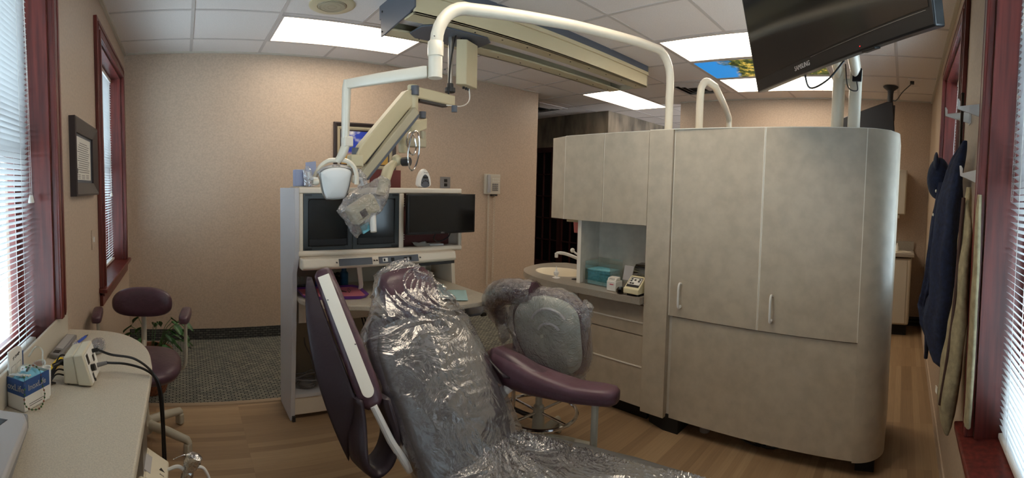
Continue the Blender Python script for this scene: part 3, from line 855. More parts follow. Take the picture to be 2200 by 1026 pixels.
# ------------------------------------------------------------------ TV on its twin posts
t = thing('television', 'large black flat television tilted down on the twin posts of the cabinet partition', 'television', (1.72, .36, 1.88))
a = Vector((2.117, .727, 1.90)); b = Vector((1.291, -.06, 1.90)); ex = (b - a).normalized(); W = (b - a).length
nn = Vector((-.69, .724, 0)); tl = R_(14); eu = nn * math.sin(tl) + Vector((0, 0, 1)) * math.cos(tl); en = ex.cross(eu)
if en.dot(nn) < 0: en = -en
def TP(x, y, z): return a + ex * x + eu * y + en * z
Hh = .655
def tvbox(mb, x0, x1, y0, y1, z0, z1):
    c = TP((x0 + x1) / 2, (y0 + y1) / 2, (z0 + z1) / 2)
    return mb.ob(c, ex * ((x1 - x0) / 2), eu * ((y1 - y0) / 2), en * ((z1 - z0) / 2))
tvbox(MB(), 0, W, 0, Hh, -.045, 0).build('housing', 'black', t, bevel=.006)
tvbox(MB(), .018, W - .018, .055, Hh - .018, 0, .0015).build('screen', 'screen', t)
tvbox(MB(), .50, W - .03, .048, .0492, 0, .0014).build('trim_line', 'alu', t)
tvbox(MB(), .25, W - .25, .12, Hh - .12, -.085, -.045).build('rear_hump', 'black', t, bevel=.02)
text('logo', 'SAMSUNG', .026, 'lgrey', t, TP(.43, .030, .001), ex, eu)
tvbox(MB(), .80, .87, -.006, .002, -.03, -.004).build('sensor_bump', 'black', t, bevel=.002)
tvbox(MB(), .80, .803, .015, .0175, 0, .001).build('power_led', 'redled', t)
MB().tube(spline([TP(.36, .02, -.05), TP(.37, -.05, -.06), TP(.42, -.03, -.12), TP(.50, .03, -.16)], 6), .0042, 6).build('cable', 'black', t)
t = thing('monitor_post', 'pair of thick white posts on the partition top holding the large television', 'post', (2.45, .34, 1.765))
for (y, nm) in ((.385, 0), (.295, 1)):
    MB().lathe((2.45, y, 1.7725), [(.034, 0), (.034, .33), (.030, .335)], 24).build('post', 'pipew', t)
    MB().tube([(2.435, y, 2.05), (2.40, y, 2.10), (2.33, y + .01, 2.16), (2.20, y + .03, 2.20)], [.010, .030, .032, .030], 14, flat=1.3).build('bracket_arm', 'pipew', t)
MB().bx(2.43, 2.47, .31, .37, 2.02, 2.05).build('cross_brace', 'pipew', t, bevel=.004)
MB().ob((2.10, .42, 2.20), Vector((.69, -.724, 0)) * .12, (.02, .02, 0), (0, 0, .05)).build('mount_arm', 'xrayd', t, bevel=.006)
MB().bx(2.405, 2.42, .26, .31, 2.03, 2.10).build('adapter', 'black', t, bevel=.004)
MB().tube(spline([(2.41, .285, 2.03), (2.40, .28, 1.98), (2.405, .33, 2.0), (2.41, .35, 2.12)], 6), .003, 6).build('cable', 'dark', t)

# second pair of bent posts behind the partition
t = thing('light_post', 'slim white post bent into a long sloping arm behind the partition', 'post', (2.66, 1.30, 1.765))
pts = [(2.66, 1.30, 1.773), (2.66, 1.30, 2.03)] + [(2.66 + .07 * (1 - math.cos(PI / 2 * k / 6)), 1.30 - .02 * k / 6, 2.06 + .075 * math.sin(PI / 2 * k / 6)) for k in range(1, 7)] + [(2.80, 1.262, 2.12), (3.35, 1.41, 2.085), (3.54, 1.457, 2.045), (3.56, 1.463, 2.0), (3.56, 1.463, 0.0)]
MB().tube(pts, .024, 16).build('post', 'pipew', t, ang=60)

# ------------------------------------------------------------------ curved cabinet partition with doors, counter and drawers
Z1 = 1.765
def prt(name, label, cat, loc, group=None): return thing(name, label, cat, loc, 0, group)
# tall cabinet: body, pilaster, two doors, lower bowed panel, rounded end
t = thing('tall_cabinet', 'tall grey mottled partition cabinet with two handled doors and a rounded end', 'cabinet', (2.6, .75, 0))
poly = [(2.36, 1.444), (2.90, 1.444), (2.90, .05)] + [(2.43 + .16 * math.cos(R_(a_)), .21 + .16 * math.sin(R_(a_))) for a_ in (270, 255, 240, 225, 210, 195, 180)] + [(2.33, .21)]
MB().prism([(x, y, .10) for x, y in [(2.34, 1.444), (2.9, 1.444), (2.9, .06), (2.45, .06), (2.34, .17)]], (0, 0, Z1 - .12)).build('carcass', 'lamd', t)
# pilaster
MB().bx(2.30, 2.36, 1.285, 1.444, .085, Z1).build('filler_panel', 'lam', t, bevel=.0015)
# doors: slightly bowed
def bow(y):                       # plan curve of the cabinet front
    u = (y - .2) / 1.08
    return 2.277 + .040 * math.sin(min(max(u, 0), 1) * PI / 2)
def bowed(name, y0, y1, z0, z1, off, m, parent, thick=.018):
    n = 12; fr = []; bk = []
    for k in range(n + 1):
        y = y0 + (y1 - y0) * k / n; fr.append((bow(y) + off, y)); bk.append((bow(y) + off + thick, y))
    pl = fr + bk[::-1]
    return MB().prism([(x, y, z0) for x, y in pl], (0, 0, z1 - z0)).build(name, m, parent, ang=30)
for (y0, y1) in ((.741, 1.280), (.202, .735)):
    d_ = bowed('door', y0, y1, .692, Z1, 0, 'lam', t)
    e_ = MB()
    for yy in (y0, y1):
        e_.bx(bow(yy) - .001, bow(yy) + .018, yy - .002, yy + .002, .692, Z1)
    e_.build('edge_band', 'edge', d_, smooth=False)
    yh = y1 - .075; xh = bow(yh)
    MB().tube(spline([(xh, yh, .885), (xh - .020, yh, .890), (xh - .032, yh, .872), (xh - .034, yh, .82), (xh - .032, yh, .765), (xh - .020, yh, .748), (xh, yh, .752)], 5), .0062, 10).build('handle', 'wplastic', d_)
    MB().cyl((xh, yh, .755), (xh - .006, yh, .755), .009, n=12).build('handle_rose', 'wplastic', d_)
bowed('lower_panel', .19, 1.262, .085, .685, .012, 'lam', t, .02)
# rounded end post
R2 = .155; cx, cy = 2.277 + R2, .198
pl = [(2.277, .200)] + [(cx - R2 * math.cos(R_(k)), cy - R2 * math.sin(R_(k))) for k in range(0, 91, 9)] + [(2.905, .043), (2.905, .06), (2.46, .06), (2.30, .20)]
MB().prism([(x, y, .085) for x, y in pl], (0, 0, Z1 - .085)).build('rounded_end', 'lam', t, ang=40)
MB().bx(2.28, 2.905, .045, 1.444, Z1, Z1 + .006).bx(2.30, 2.36, 1.285, 1.444, Z1, Z1 + .006)
MB().prism([(x, y, Z1) for x, y in [(2.305, 1.444), (2.905, 1.444), (2.905, .045), (2.43, .045), (2.33, .09), (2.285, .17), (2.281, .22), (2.31, .8)]], (0, 0, .004)).build('top_cap', 'edge', t, smooth=False)
MB().prism([(x, y, 0) for x, y in [(2.37, 1.42), (2.87, 1.42), (2.87, 1.20), (2.33, 1.20), (2.33, 1.30)]], (0, 0, .10)).build('toe_kick', 'blackm', t)
MB().bx(2.36, 2.87, .09, .19, 0, .10).build('toe_kick', 'blackm', t)
MB().bx(2.86, 2.90, .06, 1.44, .1, Z1 - .02).build('rear_panel', 'lamd', t)

# wall cabinets on the left half
t = thing('upper_cabinet', 'grey mottled wall cabinet with two doors and slanted end above the sink counter', 'cabinet', (2.47, 1.86, 1.2))
MB().prism([(x, y, 1.215) for x, y in [(2.325, 1.447), (2.64, 1.447), (2.64, 2.24), (2.36, 2.255), (2.325, 2.10)]], (0, 0, Z1 - 1.225)).build('carcass', 'lamd', t)
for (y0, y1) in ((1.448, 1.779), (1.785, 2.112)):
    d_ = MB().bx(2.304, 2.323, y0, y1, 1.203, Z1 - .002).build('door', 'lam', t, bevel=.001)
    MB().bx(2.3035, 2.323, y1 - .001, y1 + .002, 1.203, Z1 - .002).bx(2.3035, 2.323, y0, y1, Z1 - .003, Z1).build('edge_band', 'edge', d_, smooth=False)
MB().prism([(x, y, 1.203) for x, y in [(2.306, 2.118), (2.325, 2.116), (2.357, 2.255), (2.338, 2.262)]], (0, 0, Z1 - 1.207)).build('end_panel', 'lam', t, bevel=.001)
MB().prism([(x, y, Z1 - .008) for x, y in [(2.305, 1.447), (2.64, 1.447), (2.64, 2.24), (2.36, 2.26), (2.31, 2.10)]], (0, 0, .008)).build('top_cap', 'edge', t, smooth=False)

# niche under it
t = thing('niche_panel', 'pale upright side and back panels of the open niche under the wall cabinet', 'panel', (2.5, 1.75, .775))
MB().bx(2.345, 2.56, 1.985, 2.015, .776, 1.2125).build('side_panel', 'lamd', t, bevel=.001)
MB().bx(2.545, 2.565, 1.45, 1.985, .776, 1.2125).build('back_panel', 'lamd', t)
MB().bx(2.344, 2.346, 1.985, 2.015, .776, 1.205).build('edge_band', 'edge', t)

# base cabinets, drawers
t = thing('base_cabinet', 'grey mottled base cabinet with white edged drawers under the sink counter', 'cabinet', (2.55, 1.9, 0))
bp_ = [(2.345, 1.447), (2.88, 1.447), (2.88, 2.62), (2.72, 2.70), (2.52, 2.69), (2.37, 2.56), (2.345, 2.45)]
bi_ = [(2.61 + (x - 2.61) * .93, 2.05 + (y - 2.05) * .965) for x, y in bp_]
MB().rings([[Vector((x, y, .10)) for x, y in bp_], [Vector((x, y, .733)) for x, y in bp_], [Vector((x, y, .733)) for x, y in bi_], [Vector((x, y, .10)) for x, y in bi_]], closed=True).prism([(x, y, .10) for x, y in bi_], (0, 0, .02)).build('carcass', 'lam', t, ang=50)
MB().prism([(x, y, 0) for x, y in [(2.385, 1.447), (2.86, 1.447), (2.86, 2.58), (2.70, 2.65), (2.52, 2.64), (2.41, 2.53), (2.385, 2.45)]], (0, 0, .10)).build('toe_kick', 'blackm', t)
for (z0, z1) in ((.615, .715), (.535, .608), (.345, .528), (.095, .338)):
    d_ = MB().bx(2.325, 2.344, 1.450, 1.975, z0, z1).build('drawer', 'lam', t, bevel=.001)
    if z1 in (.608, .338):
        MB().bx(2.3215, 2.344, 1.450, 1.975, z1 - .001, z1 + .0065).build('edge_band', 'edge', d_, smooth=False)
MB().bx(2.327, 2.344, 1.985, 2.40, .095, .715).build('sink_door', 'lam', t, bevel=.001)

# counter with rounded end and basin hole
t = thing('sink_counter', 'grey speckled counter with rounded end and ivory oval sink basin', 'counter', (2.5, 2.0, .735))
out_ = [(2.262, 1.449), (2.25, 1.8), (2.235, 2.12)] + [(2.245, 2.22), (2.27, 2.36), (2.33, 2.51), (2.43, 2.635), (2.56, 2.705), (2.70, 2.735), (2.83, 2.715), (2.93, 2.64), (2.95, 2.5), (2.95, 1.449)]
sp = spline([(x, y, 0) for x, y in out_[2:11]], 4)
poly = [(p.x, p.y) for p in ([Vector((2.262, 1.449, 0)), Vector((2.25, 1.8, 0))] + sp + [Vector((2.95, 2.5, 0)), Vector((2.95, 1.449, 0))])]
sc_c = (2.56, 2.36); srx, sry = .165, .215
# top surface with a hole: bridge outer polygon to the ellipse by angle
def ray_poly(ang):
    dx, dy = math.cos(ang), math.sin(ang); best = None
    for i in range(len(poly)):
        (ax_, ay_), (bx_, by_) = poly[i], poly[(i + 1) % len(poly)]
        ex_, ey_ = bx_ - ax_, by_ - ay_
        den = dx * ey_ - dy * ex_
        if abs(den) < 1e-9: continue
        s1 = ((ax_ - sc_c[0]) * ey_ - (ay_ - sc_c[1]) * ex_) / den
        s2 = ((ax_ - sc_c[0]) * dy - (ay_ - sc_c[1]) * dx) / den
        if s1 > 0 and -1e-6 <= s2 <= 1 + 1e-6 and (best is None or s1 > best): best = s1
    return (sc_c[0] + dx * best, sc_c[1] + dy * best)
angs = sorted([2 * PI * k / 96 for k in range(96)] + [math.atan2(y - sc_c[1], x - sc_c[0]) % (2 * PI) for x, y in ((2.262, 1.449), (2.95, 1.449))])
N = len(angs)
ro = [ray_poly(a_) for a_ in angs]
ri = []
for a_ in angs:
    k = 1 / math.sqrt((math.cos(a_) / srx) ** 2 + (math.sin(a_) / sry) ** 2); ri.append((sc_c[0] + k * math.cos(a_), sc_c[1] + k * math.sin(a_)))
mb = MB()
vs_ = [(x, y, .735) for x, y in ro] + [(x, y, .775) for x, y in ro] + [(x, y, .775) for x, y in ri] + [(x, y, .735) for x, y in ri]
fs = []
for i in range(N):
    j = (i + 1) % N
    fs += [(i, j, N + j, N + i), (N + i, N + j, 2 * N + j, 2 * N + i), (2 * N + i, 2 * N + j, 3 * N + j, 3 * N + i), (3 * N + i, 3 * N + j, j, i)]
mb.add(vs_, fs).build('worktop', 'counter', t, ang=40)
mb = MB(); rs = []
for (k, z) in ((1.0, .776), (.985, .778), (.96, .772), (.90, .72), (.75, .66), (.4, .635), (.06, .63)):
    rs.append([(sc_c[0] + srx * 1.02 * k * math.cos(2 * PI * j / 48), sc_c[1] + sry * 1.02 * k * math.sin(2 * PI * j / 48), z) for j in range(48)])
mb.rings(rs, cap=False)
mb.build('basin', 'sink', t)
MB().lathe((2.43, 2.09, .7755), [(.035, 0), (.035, .001)], 24).build('waste_hole', 'blackm', t)

t = thing('faucet', 'white faucet with long spout and lever handle at the oval sink', 'faucet', (2.66, 2.08, .776))
MB().lathe((2.66, 2.06, .776), [(.028, 0), (.028, .02), (.022, .03), (.020, .07), (.012, .08)], 20).build('base', 'wplastic', t)
MB().tube(spline([(2.66, 2.06, .85), (2.60, 2.14, .875), (2.52, 2.26, .925), (2.49, 2.32, .932), (2.485, 2.34, .925)], 6), [.012] * 18 + [.010] * 7, 12).build('spout', 'wplastic', t)
MB().lathe((2.485, 2.34, .895), [(.012, 0), (.013, .006), (.013, .032), (.009, .036)], 14).build('nozzle', 'wplastic', t)
MB().tube(spline([(2.66, 2.05, .87), (2.62, 2.12, .885), (2.575, 2.22, .93), (2.565, 2.245, .95)], 5), .007, 10).build('lever', 'wplastic', t)
MB().ell((2.563, 2.25, .953), (.017, .017, .017), 14, 10).build('knob', 'wplastic', t)

t = thing('soap_pump', 'small clear dispenser bottle with white pointed tip on the sink counter', 'bottle', (2.36, 2.205, .776))
MB().lathe((2.345, 2.205, .776), [(.026, 0), (.028, .004), (.024, .008), (.012, .012), (.010, .02), (.018, .03), (.018, .045), (.010, .052)], 20).build('bottle', 'wplastic', t)
MB().lathe((2.345, 2.205, .828), [(.010, 0), (.005, .01), (.002, .035)], 12).build('tip', 'wplastic', t)

t = thing('cup_dispenser', 'beige cup dispenser box fixed under the wall cabinet above the sink counter', 'dispenser', (2.50, 2.20, 1.10))
MB().bx(2.47, 2.55, 2.09, 2.235, 1.172, 1.2145).build('housing', 'xray', t, bevel=.004)
tag(MB().lathe((2.51, 2.165, 1.095), [(.020, 0), (.021, .002), (.028, .0765)], 20).build('paper_cup', 'pinkcup'), 'pink paper cup hanging below the dispenser under the wall cabinet', 'cup')

t = thing('wipe_box', 'clear open acrylic box holding the teal wipes in the counter niche', 'box', (2.44, 1.87, .776))
mb = MB(); a0, a1, b0, b1 = 2.362, 2.50, 1.745, 1.955
mb.bx(a0, a0 + .003, b0, b1, .777, .885).bx(a1 - .003, a1, b0, b1, .777, .945).bx(a0, a1, b0, b0 + .003, .777, .93).bx(a0, a1, b1 - .003, b1, .777, .93).bx(a0, a1, b0, b1, .7765, .779)
mb.build('acrylic_case', 'acryl', t, smooth=False)
mb = MB()
for k in range(8):
    z = .781 + k * .0125
    mb.bx(a0 + .008 + random.uniform(0, .004), a1 - .010 + random.uniform(-.004, .004), b0 + .008 + random.uniform(0, .006), b1 - .010 + random.uniform(-.006, .003), z, z + .0118)
tag(mb.build('folded_wipes', 'tealpaper', bevel=.002), 'stack of folded pale teal wipes inside the clear acrylic box', 'wipes', None, 'stuff')

t = thing('card_box', 'small white box with a tilted clear lid beside the teal wipes', 'box', (2.33, 1.69, .776))
rz = Matrix.Rotation(R_(0), 3, 'Z')
MB().bx(2.30, 2.375, 1.655, 1.725, .776, .838).build('box_body', 'wplastic', t, bevel=.004)
MB().prism([(2.302, 1.657, .838), (2.355, 1.657, .838), (2.355, 1.657, .862), (2.315, 1.657, .858)], (0, .066, 0)).build('sloped_top', 'paper', t, bevel=.003)
MB().bx(2.2985, 2.3, 1.672, 1.70, .815, .822).build('label_slot', 'pink', t)
text('lettering', 'XYLO', .016, 'ink', t, (2.308, 1.69, .8505), (0, -1, 0), (.35, 0, .9))
mb = MB().ob((2.395, 1.625, .885), (.012, 0, .045), (0, .035, 0), (.005, 0, -.002))
mb.build('lid', 'lgrey', t, bevel=.002)

t = thing('glass_block', 'small faceted dark glass cube on the counter in front of the mixer', 'ornament', (2.30, 1.60, .776))
MB().lathe((2.285, 1.605, .776), [(.018, 0), (.026, .010), (.026, .028), (.016, .040)], 8).build('cube', 'screen', t, smooth=False)
MB().lathe((2.285, 1.605, .816), [(.014, 0), (.010, .004)], 8).build('facet', 'glass', t, smooth=False)

t = thing('amalgam_mixer', 'cream mixer with sloping button panel and smoked brown lid on the counter', 'mixer', (2.35, 1.52, .776))
y0, y1 = 1.465, 1.572
MB().prism([(2.265, y0, .79), (2.46, y0, .79), (2.46, y0, .885), (2.36, y0, .885), (2.345, y0, .882), (2.275, y0, .823), (2.265, y0, .82)], (0, y1 - y0, 0)).build('housing', mat('mixer_cream', (224, 214, 176), .4), t, bevel=.003)
MB().bx(2.29, 2.45, y0 + .012, y1 - .012, .776, .79).build('foot', 'blackm', t)
sl = Vector((.07, 0, .059)).normalized(); sn = Vector((-.059, 0, .07)).normalized()
pc = Vector((2.31, (y0 + y1) / 2, .8535)) + sn * .0006
MB().ob(pc, sl * .038, (0, .044, 0), sn * .0006).build('button_panel', 'inkd', t, smooth=False)
MB().ob(pc + sl * .006 + sn * .0006, sl * .026, (0, .041, 0), sn * .0006).build('panel_face', 'paper', t, smooth=False)
for (u, v_) in ((.018, .028), (.004, .028), (.012, .003), (.018, -.028), (.004, -.026), (-.014, .025), (-.014, .008)):
    MB().ob(pc + sl * (.004 + u) + Vector((0, v_, 0)) + sn * .0016, sl * .0052, (0, .0068, 0), sn * .001).build('button', 'inkd', t, bevel=.0005)
MB().prism([(2.352, y0 + .003, .887), (2.458, y0 + .003, .887), (2.458, y0 + .003, .955), (2.39, y0 + .003, .952), (2.372, y0 + .003, .935)], (0, y1 - y0 - .006, 0)).build('smoked_lid', 'smokel', t, bevel=.004)
MB().cyl((2.40, y0 + .03, .90), (2.40, y1 - .03, .90), .016).build('capsule_arm', 'alu', t)

# things under the partition
t = thing('cable_bundle', 'black looped cables on the floor under the bowed cabinet panel', 'cable', (2.47, .72, 0))
mb = MB()
for k in range(4):
    cx, cy = 2.46 + .02 * k, .80 - .09 * k
    mb.tube([(cx + (.07 - .01 * k) * math.cos(a_ * PI / 10), cy + .10 * math.sin(a_ * PI / 10), .008 + .035 * (1 + math.sin(a_ * PI / 10 + k)) * .8) for a_ in range(20)], .006, 6, closed=True)
mb.build('cable', 'black', t)
MB().bx(2.52, 2.58, .42, .56, .001, .04).build('plug_block', 'black', t, bevel=.004)
t = thing('floor_valve', 'small pale round floor fitting beneath the partition cabinet', 'fitting', (2.45, 1.08, 0))
MB().lathe((2.45, 1.08, 0), [(.03, 0), (.03, .035), (.022, .045), (.018, .09)], 16).build('valve_body', 'lgrey', t)
MB().cyl((2.45, 1.08, .09), (2.45, 1.08, .105), .014, n=12).build('stem', 'alu', t)

# ------------------------------------------------------------------ white treatment console
t = thing('treatment_console', 'white rear console with smoked cabinet doors, work surface and lower open bay', 'cabinet', (1.2, 2.7, 0))
mb = MB().prism([(.612, 2.87, 0.0), (.612, 2.60, 0.0), (.612, 2.55, .60), (.612, 2.54, .74), (.612, 2.54, .90), (.612, 2.485, .99), (.612, 2.485, 1.39), (.612, 2.87, 1.39)], (.028, 0, 0))
mb.build('side_panel', 'white', t, bevel=.002)
MB().prism([(1.70, 2.87, 0.0), (1.70, 2.60, 0.0), (1.70, 2.55, .74), (1.70, 2.57, .95), (1.70, 2.87, .95)], (.028, 0, 0)).build('side_panel', 'cream', t, bevel=.002)
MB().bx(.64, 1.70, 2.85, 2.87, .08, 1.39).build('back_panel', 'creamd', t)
# upper frame
mb = MB()
fr = [(.640, 1.272), (1.300, 1.724)]
mb.bx(.640, 1.724, 2.485, 2.515, 1.358, 1.392)
mb.bx(.640, .664, 2.487, 2.515, 1.03, 1.36).bx(1.266, 1.298, 2.487, 2.515, 1.02, 1.36).bx(1.705, 1.73, 2.487, 2.515, 1.01, 1.36)
mb.build('front_frame', 'cream', t, bevel=.008, seg=3)
MB().tube([(.636, 2.498, 1.018), (1.724, 2.498, 1.004)], .018, 14).build('front_rail', 'cream', t)
MB().bx(.64, 1.73, 2.515, 2.85, 1.372, 1.388).build('top_panel', 'white', t)
MB().bx(.64, 1.73, 2.515, 2.85, 1.00, 1.015).build('shelf', 'cream', t)
MB().bx(1.712, 1.73, 2.515, 2.85, 1.01, 1.375).build('end_panel', 'cream', t)
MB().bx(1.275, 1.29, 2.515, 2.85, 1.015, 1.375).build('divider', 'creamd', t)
for (x0, x1) in ((.666, .960), (.964, 1.264)):
    d_ = MB()
    z0, z1 = 1.034, 1.357
    d_.bx(x0, x1, 2.492, 2.498, z1 - .028, z1).bx(x0, x1, 2.492, 2.498, z0, z0 + .022).bx(x0, x0 + .026, 2.492, 2.498, z0 + .022, z1 - .028).bx(x1 - .026, x1, 2.492, 2.498, z0 + .022, z1 - .028)
    d_ = d_.build('smoked_door', mat('smoked_frame_%d' % int(x0 * 100), (54, 60, 62), .35), t, smooth=False)
    MB().bx(x0 + .02, x1 - .02, 2.495, 2.497, z0 + .015, z1 - .02).build('pane', mat('smoked_pane_%d' % int(x0 * 100), (34, 38, 40), .10, spec=.6), d_, smooth=False)
    r_ = [(x, z) for x, z in rrect(x0 + .03, x1 - .03, z0 + .022, z1 - .030, .02, 4)]
    MB().tube([(x, 2.4915, z) for x, z in r_], .0016, 4, closed=True).build('pane_groove', 'black', d_)
    hx_ = x0 + .008 if x0 < .9 else x1 - .048
    for zz in (z1 - .014, z0 + .003): MB().bx(hx_, hx_ + .04, 2.489, 2.493, zz, zz + .011).build('hinge', 'black', d_)
    MB().bx(x0 + .035, x1 - .035, 2.4925, 2.4945, z0 + .028, z0 + .062).build('lower_slot', 'black', d_)
# vents in the right bay
for z in (1.32, 1.305, 1.29, 1.275, 1.09, 1.075, 1.06):
    MB().bx(1.30, 1.36, 2.60, 2.606, z, z + .006).build('vent_slot', 'sink', t)
MB().bx(1.29, 1.71, 2.62, 2.84, 1.015, 1.37).build('bay_lining', mat('bay_lining', (96, 50, 46), .7), t)
# control strip
MB().prism([(.64, 2.41, .948), (.64, 2.425, .995), (.64, 2.50, 1.0), (.64, 2.50, .935), (.64, 2.43, .932)], (1.0, 0, 0)).build('control_strip', 'cream', t, bevel=.008)
for (x0, x1) in ((.852, 1.055), (1.098, 1.36)):
    MB().prism([(x0, 2.4065, .952), (x0, 2.4195, .990), (x0, 2.43, .990), (x0, 2.42, .952)], (x1 - x0, 0, 0)).build('control_inset', 'slate', t, smooth=False)
MB().ob((1.137, 2.4115, .972), (.016, 0, 0), (0, .003, .011), (0, -.002, 0)).build('rocker_switch', 'wplastic', t, bevel=.001)
MB().ob((1.131, 2.4095, .972), (.005, 0, 0), (0, .002, .007), (0, -.001, 0)).build('rocker_switch', 'black', t)
for x in (1.185, 1.27, 1.30):
    MB().ob((x, 2.4115, .972), (.010, 0, 0), (0, .002, .010), (0, -.002, 0)).build('rocker_switch', 'black', t)
for x in (.838, 1.068, 1.084, 1.372):
    MB().cyl((x, 2.408, .972), (x, 2.42, .972), .004, n=10).build('screw', 'dark', t)
# curved brackets
MB().prism([(1.0, 2.52, .935), (1.03, 2.52, .935), (1.06, 2.56, .80), (1.055, 2.56, .775), (1.03, 2.56, .775), (1.035, 2.56, .80)], (0, .01, 0)).build('bracket', 'cream', t)
MB().bx(1.13, 1.635, 2.43, 2.435, .915, .932).build('shadow_gap', 'dark', t)
# inner back of the open middle bay
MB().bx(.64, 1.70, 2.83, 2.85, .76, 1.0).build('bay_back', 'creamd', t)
# work surface, z .735-.76
dk = [(.655, 2.45), (.70, 2.37), (.80, 2.30), (.95, 2.23), (1.15, 2.10), (1.35, 2.045), (1.54, 2.03), (1.60, 2.035), (1.66, 2.07), (1.685, 2.13), (1.69, 2.30), (1.69, 2.575), (1.66, 2.60)]
dkp = [(p.x, p.y) for p in spline([(x, y, 0) for x, y in dk[:10]], 4)] + [(1.69, 2.30), (1.70, 2.56), (1.698, 2.84), (.642, 2.84), (.642, 2.50)]
MB().prism([(x, y, .732) for x, y in dkp], (0, 0, .028)).build('work_surface', 'beigetop', t, bevel=.004)
MB().bx(.655, 1.68, 2.56, 2.60, .60, .73).build('front_apron', 'cream', t)
# lower bay
MB().bx(.64, 1.70, 2.60, 2.85, .135, .155).build('bottom_shelf', 'white', t)
MB().bx(.64, 1.70, 2.605, 2.625, .03, .14).build('plinth', 'cream', t, bevel=.002)
MB().bx(.622, .64, 2.58, 2.60, 0, .03).build('foot', 'dark', t)

t = thing('keyboard_shelf', 'dark slide out keyboard tray under the right end of the work surface', 'tray', (1.62, 2.38, .62))
MB().prism([(1.40, 2.22, .622), (1.68, 2.20, .622), (1.80, 2.30, .622), (1.80, 2.52, .622), (1.40, 2.56, .622)], (0, 0, .016)).build('tray', 'slate', t, bevel=.005)
MB().bx(1.72, 1.76, 2.24, 2.26, .597, .622).build('latch', 'black', t, bevel=.004)
MB().bx(1.38, 1.70, 2.35, 2.37, .6385, .7315).build('slide_bracket', 'dark', t)

t = thing('monitor', 'black flat computer monitor mounted on the right front of the white console', 'monitor', (1.52, 2.42, 1.10))
MB().bx(1.272, 1.768, 2.395, 2.425, 1.112, 1.357).build('housing', 'black', t, bevel=.006)
MB().bx(1.286, 1.754, 2.393, 2.396, 1.128, 1.345).build('screen', 'screen', t)
MB().prism([(1.272, 2.394, 1.3555), (1.768, 2.394, 1.3555), (1.768, 2.40, 1.3585), (1.272, 2.40, 1.3585)], (0, .002, .0)).build('bezel_edge', 'dark', t)
text('logo', 'DELL', .012, 'lgrey', t, (1.52, 2.3935, 1.119), (1, 0, 0), (0, 0, 1))
MB().bx(1.45, 1.55, 2.425, 2.60, 1.20, 1.28).build('mount', 'black', t)
MB().tube(spline([(1.50, 2.44, 1.12), (1.49, 2.45, 1.075), (1.54, 2.47, 1.055), (1.60, 2.46, 1.08), (1.61, 2.44, 1.12)], 6), .004, 6).build('cable', 'black', t)
random.seed(3)
for (x, y, dx, dy, z, a_, cl, lb) in ((1.46, 2.55, .055, .04, 1.0165, 10, 'paper', 'loose crumpled white paper under the console monitor'), (1.56, 2.555, .05, .035, 1.0165, -4, 'wplastic', 'flat white booklet on the console shelf below the monitor')):
    rm = Matrix.Rotation(R_(a_), 3, 'Z')
    if cl == 'paper':
        mb = MB().grid(lambda u, v, x=x, y=y: Vector((x + (u - .5) * .11, y + (v - .5) * .075, z + .004 + .022 * v + .008 * nz((u * 3, v * 3, 1), 1) * (1 + v))), 8, 8)
        tag(mb.build('paper_sheet', 'paper', smooth=True, solid=.0005), lb, 'paper')
    else:
        tag(MB().ob((x, y, z + .009), rm @ Vector((dx, 0, 0)), rm @ Vector((0, dy, 0)), (0, 0, .008)).build('booklet', 'wplastic', bevel=.002), lb, 'booklet')

# tray
t = thing('instrument_tray', 'purple tray lined with pink paper on the left of the console surface', 'tray', (.84, 2.58, .7605), 0)
tr = [(.662, 2.70), (.655, 2.50), (.70, 2.44), (.98, 2.37), (1.03, 2.40), (1.06, 2.62), (1.03, 2.67)]
ct = Vector((sum(x for x, _ in tr) / 7, sum(y for _, y in tr) / 7, 0))
def ring_(k, z): return [Vector((ct.x + (x - ct.x) * k, ct.y + (y - ct.y) * k, z)) for x, y in tr]
MB().rings([ring_(.9, .7605), ring_(1.0, .780), ring_(1.01, .782), ring_(.985, .781), ring_(.88, .765)]).build('tray', 'purple', t, bevel=.002)
MB().rings([ring_(.86, .7665), ring_(.91, .7715), ring_(.90, .7725), ring_(.85, .768)]).build('paper_liner', 'pink', t)
tag(MB().tube([(.945, 2.50, .776), (.95, 2.53, .779), (.975, 2.60, .777)], [.0012, .0018, .0012], 6).tube([(.948, 2.50, .776), (.965, 2.53, .779), (.977, 2.60, .777)], [.0012, .0018, .0012], 6).build('tweezers', 'mahogd'), 'thin steel tweezers lying open on the pink tray liner', 'tweezers')
tag(MB().tube([(.90, 2.57, .776), (.915, 2.55, .776), (.935, 2.52, .776)], [.003, .0045, .003], 8).build('instrument_clip', 'mahogd'), 'short dark clip lying beside the tweezers on the pink liner', 'clip')

# things in the open bay
t = thing('plant_ornament', 'dark bushy clump standing at the back of the console bay', 'ornament', (.91, 2.72, .7605))
mb = MB()
for k in range(26):
    a_ = random.uniform(0, 2 * PI); r_ = random.uniform(.0, .045); z_ = random.uniform(.78, .85)
    mb.ell((.91 + r_ * math.cos(a_), 2.72 + r_ * math.sin(a_), z_), (.018, .018, .012), 6, 4)
mb.build('bristles', 'blackm', t); MB().lathe((.91, 2.72, .7605), [(.03, 0), (.034, .02)], 14).build('holder', 'dark', t)
t = thing('blue_bottle', 'tall teal bottle at the back of the console bay beside the dark clump', 'bottle', (1.00, 2.74, .7605))
MB().lathe((1.0, 2.74, .7605), [(.026, 0), (.028, .004), (.028, .085), (.018, .098)], 20).build('bottle', mat('teal_plastic', (22, 84, 116), .35), t)
MB().lathe((1.0, 2.74, .8585), [(.016, 0), (.016, .018)], 14).build('cap', mat('teal_cap', (24, 70, 100), .4), t)
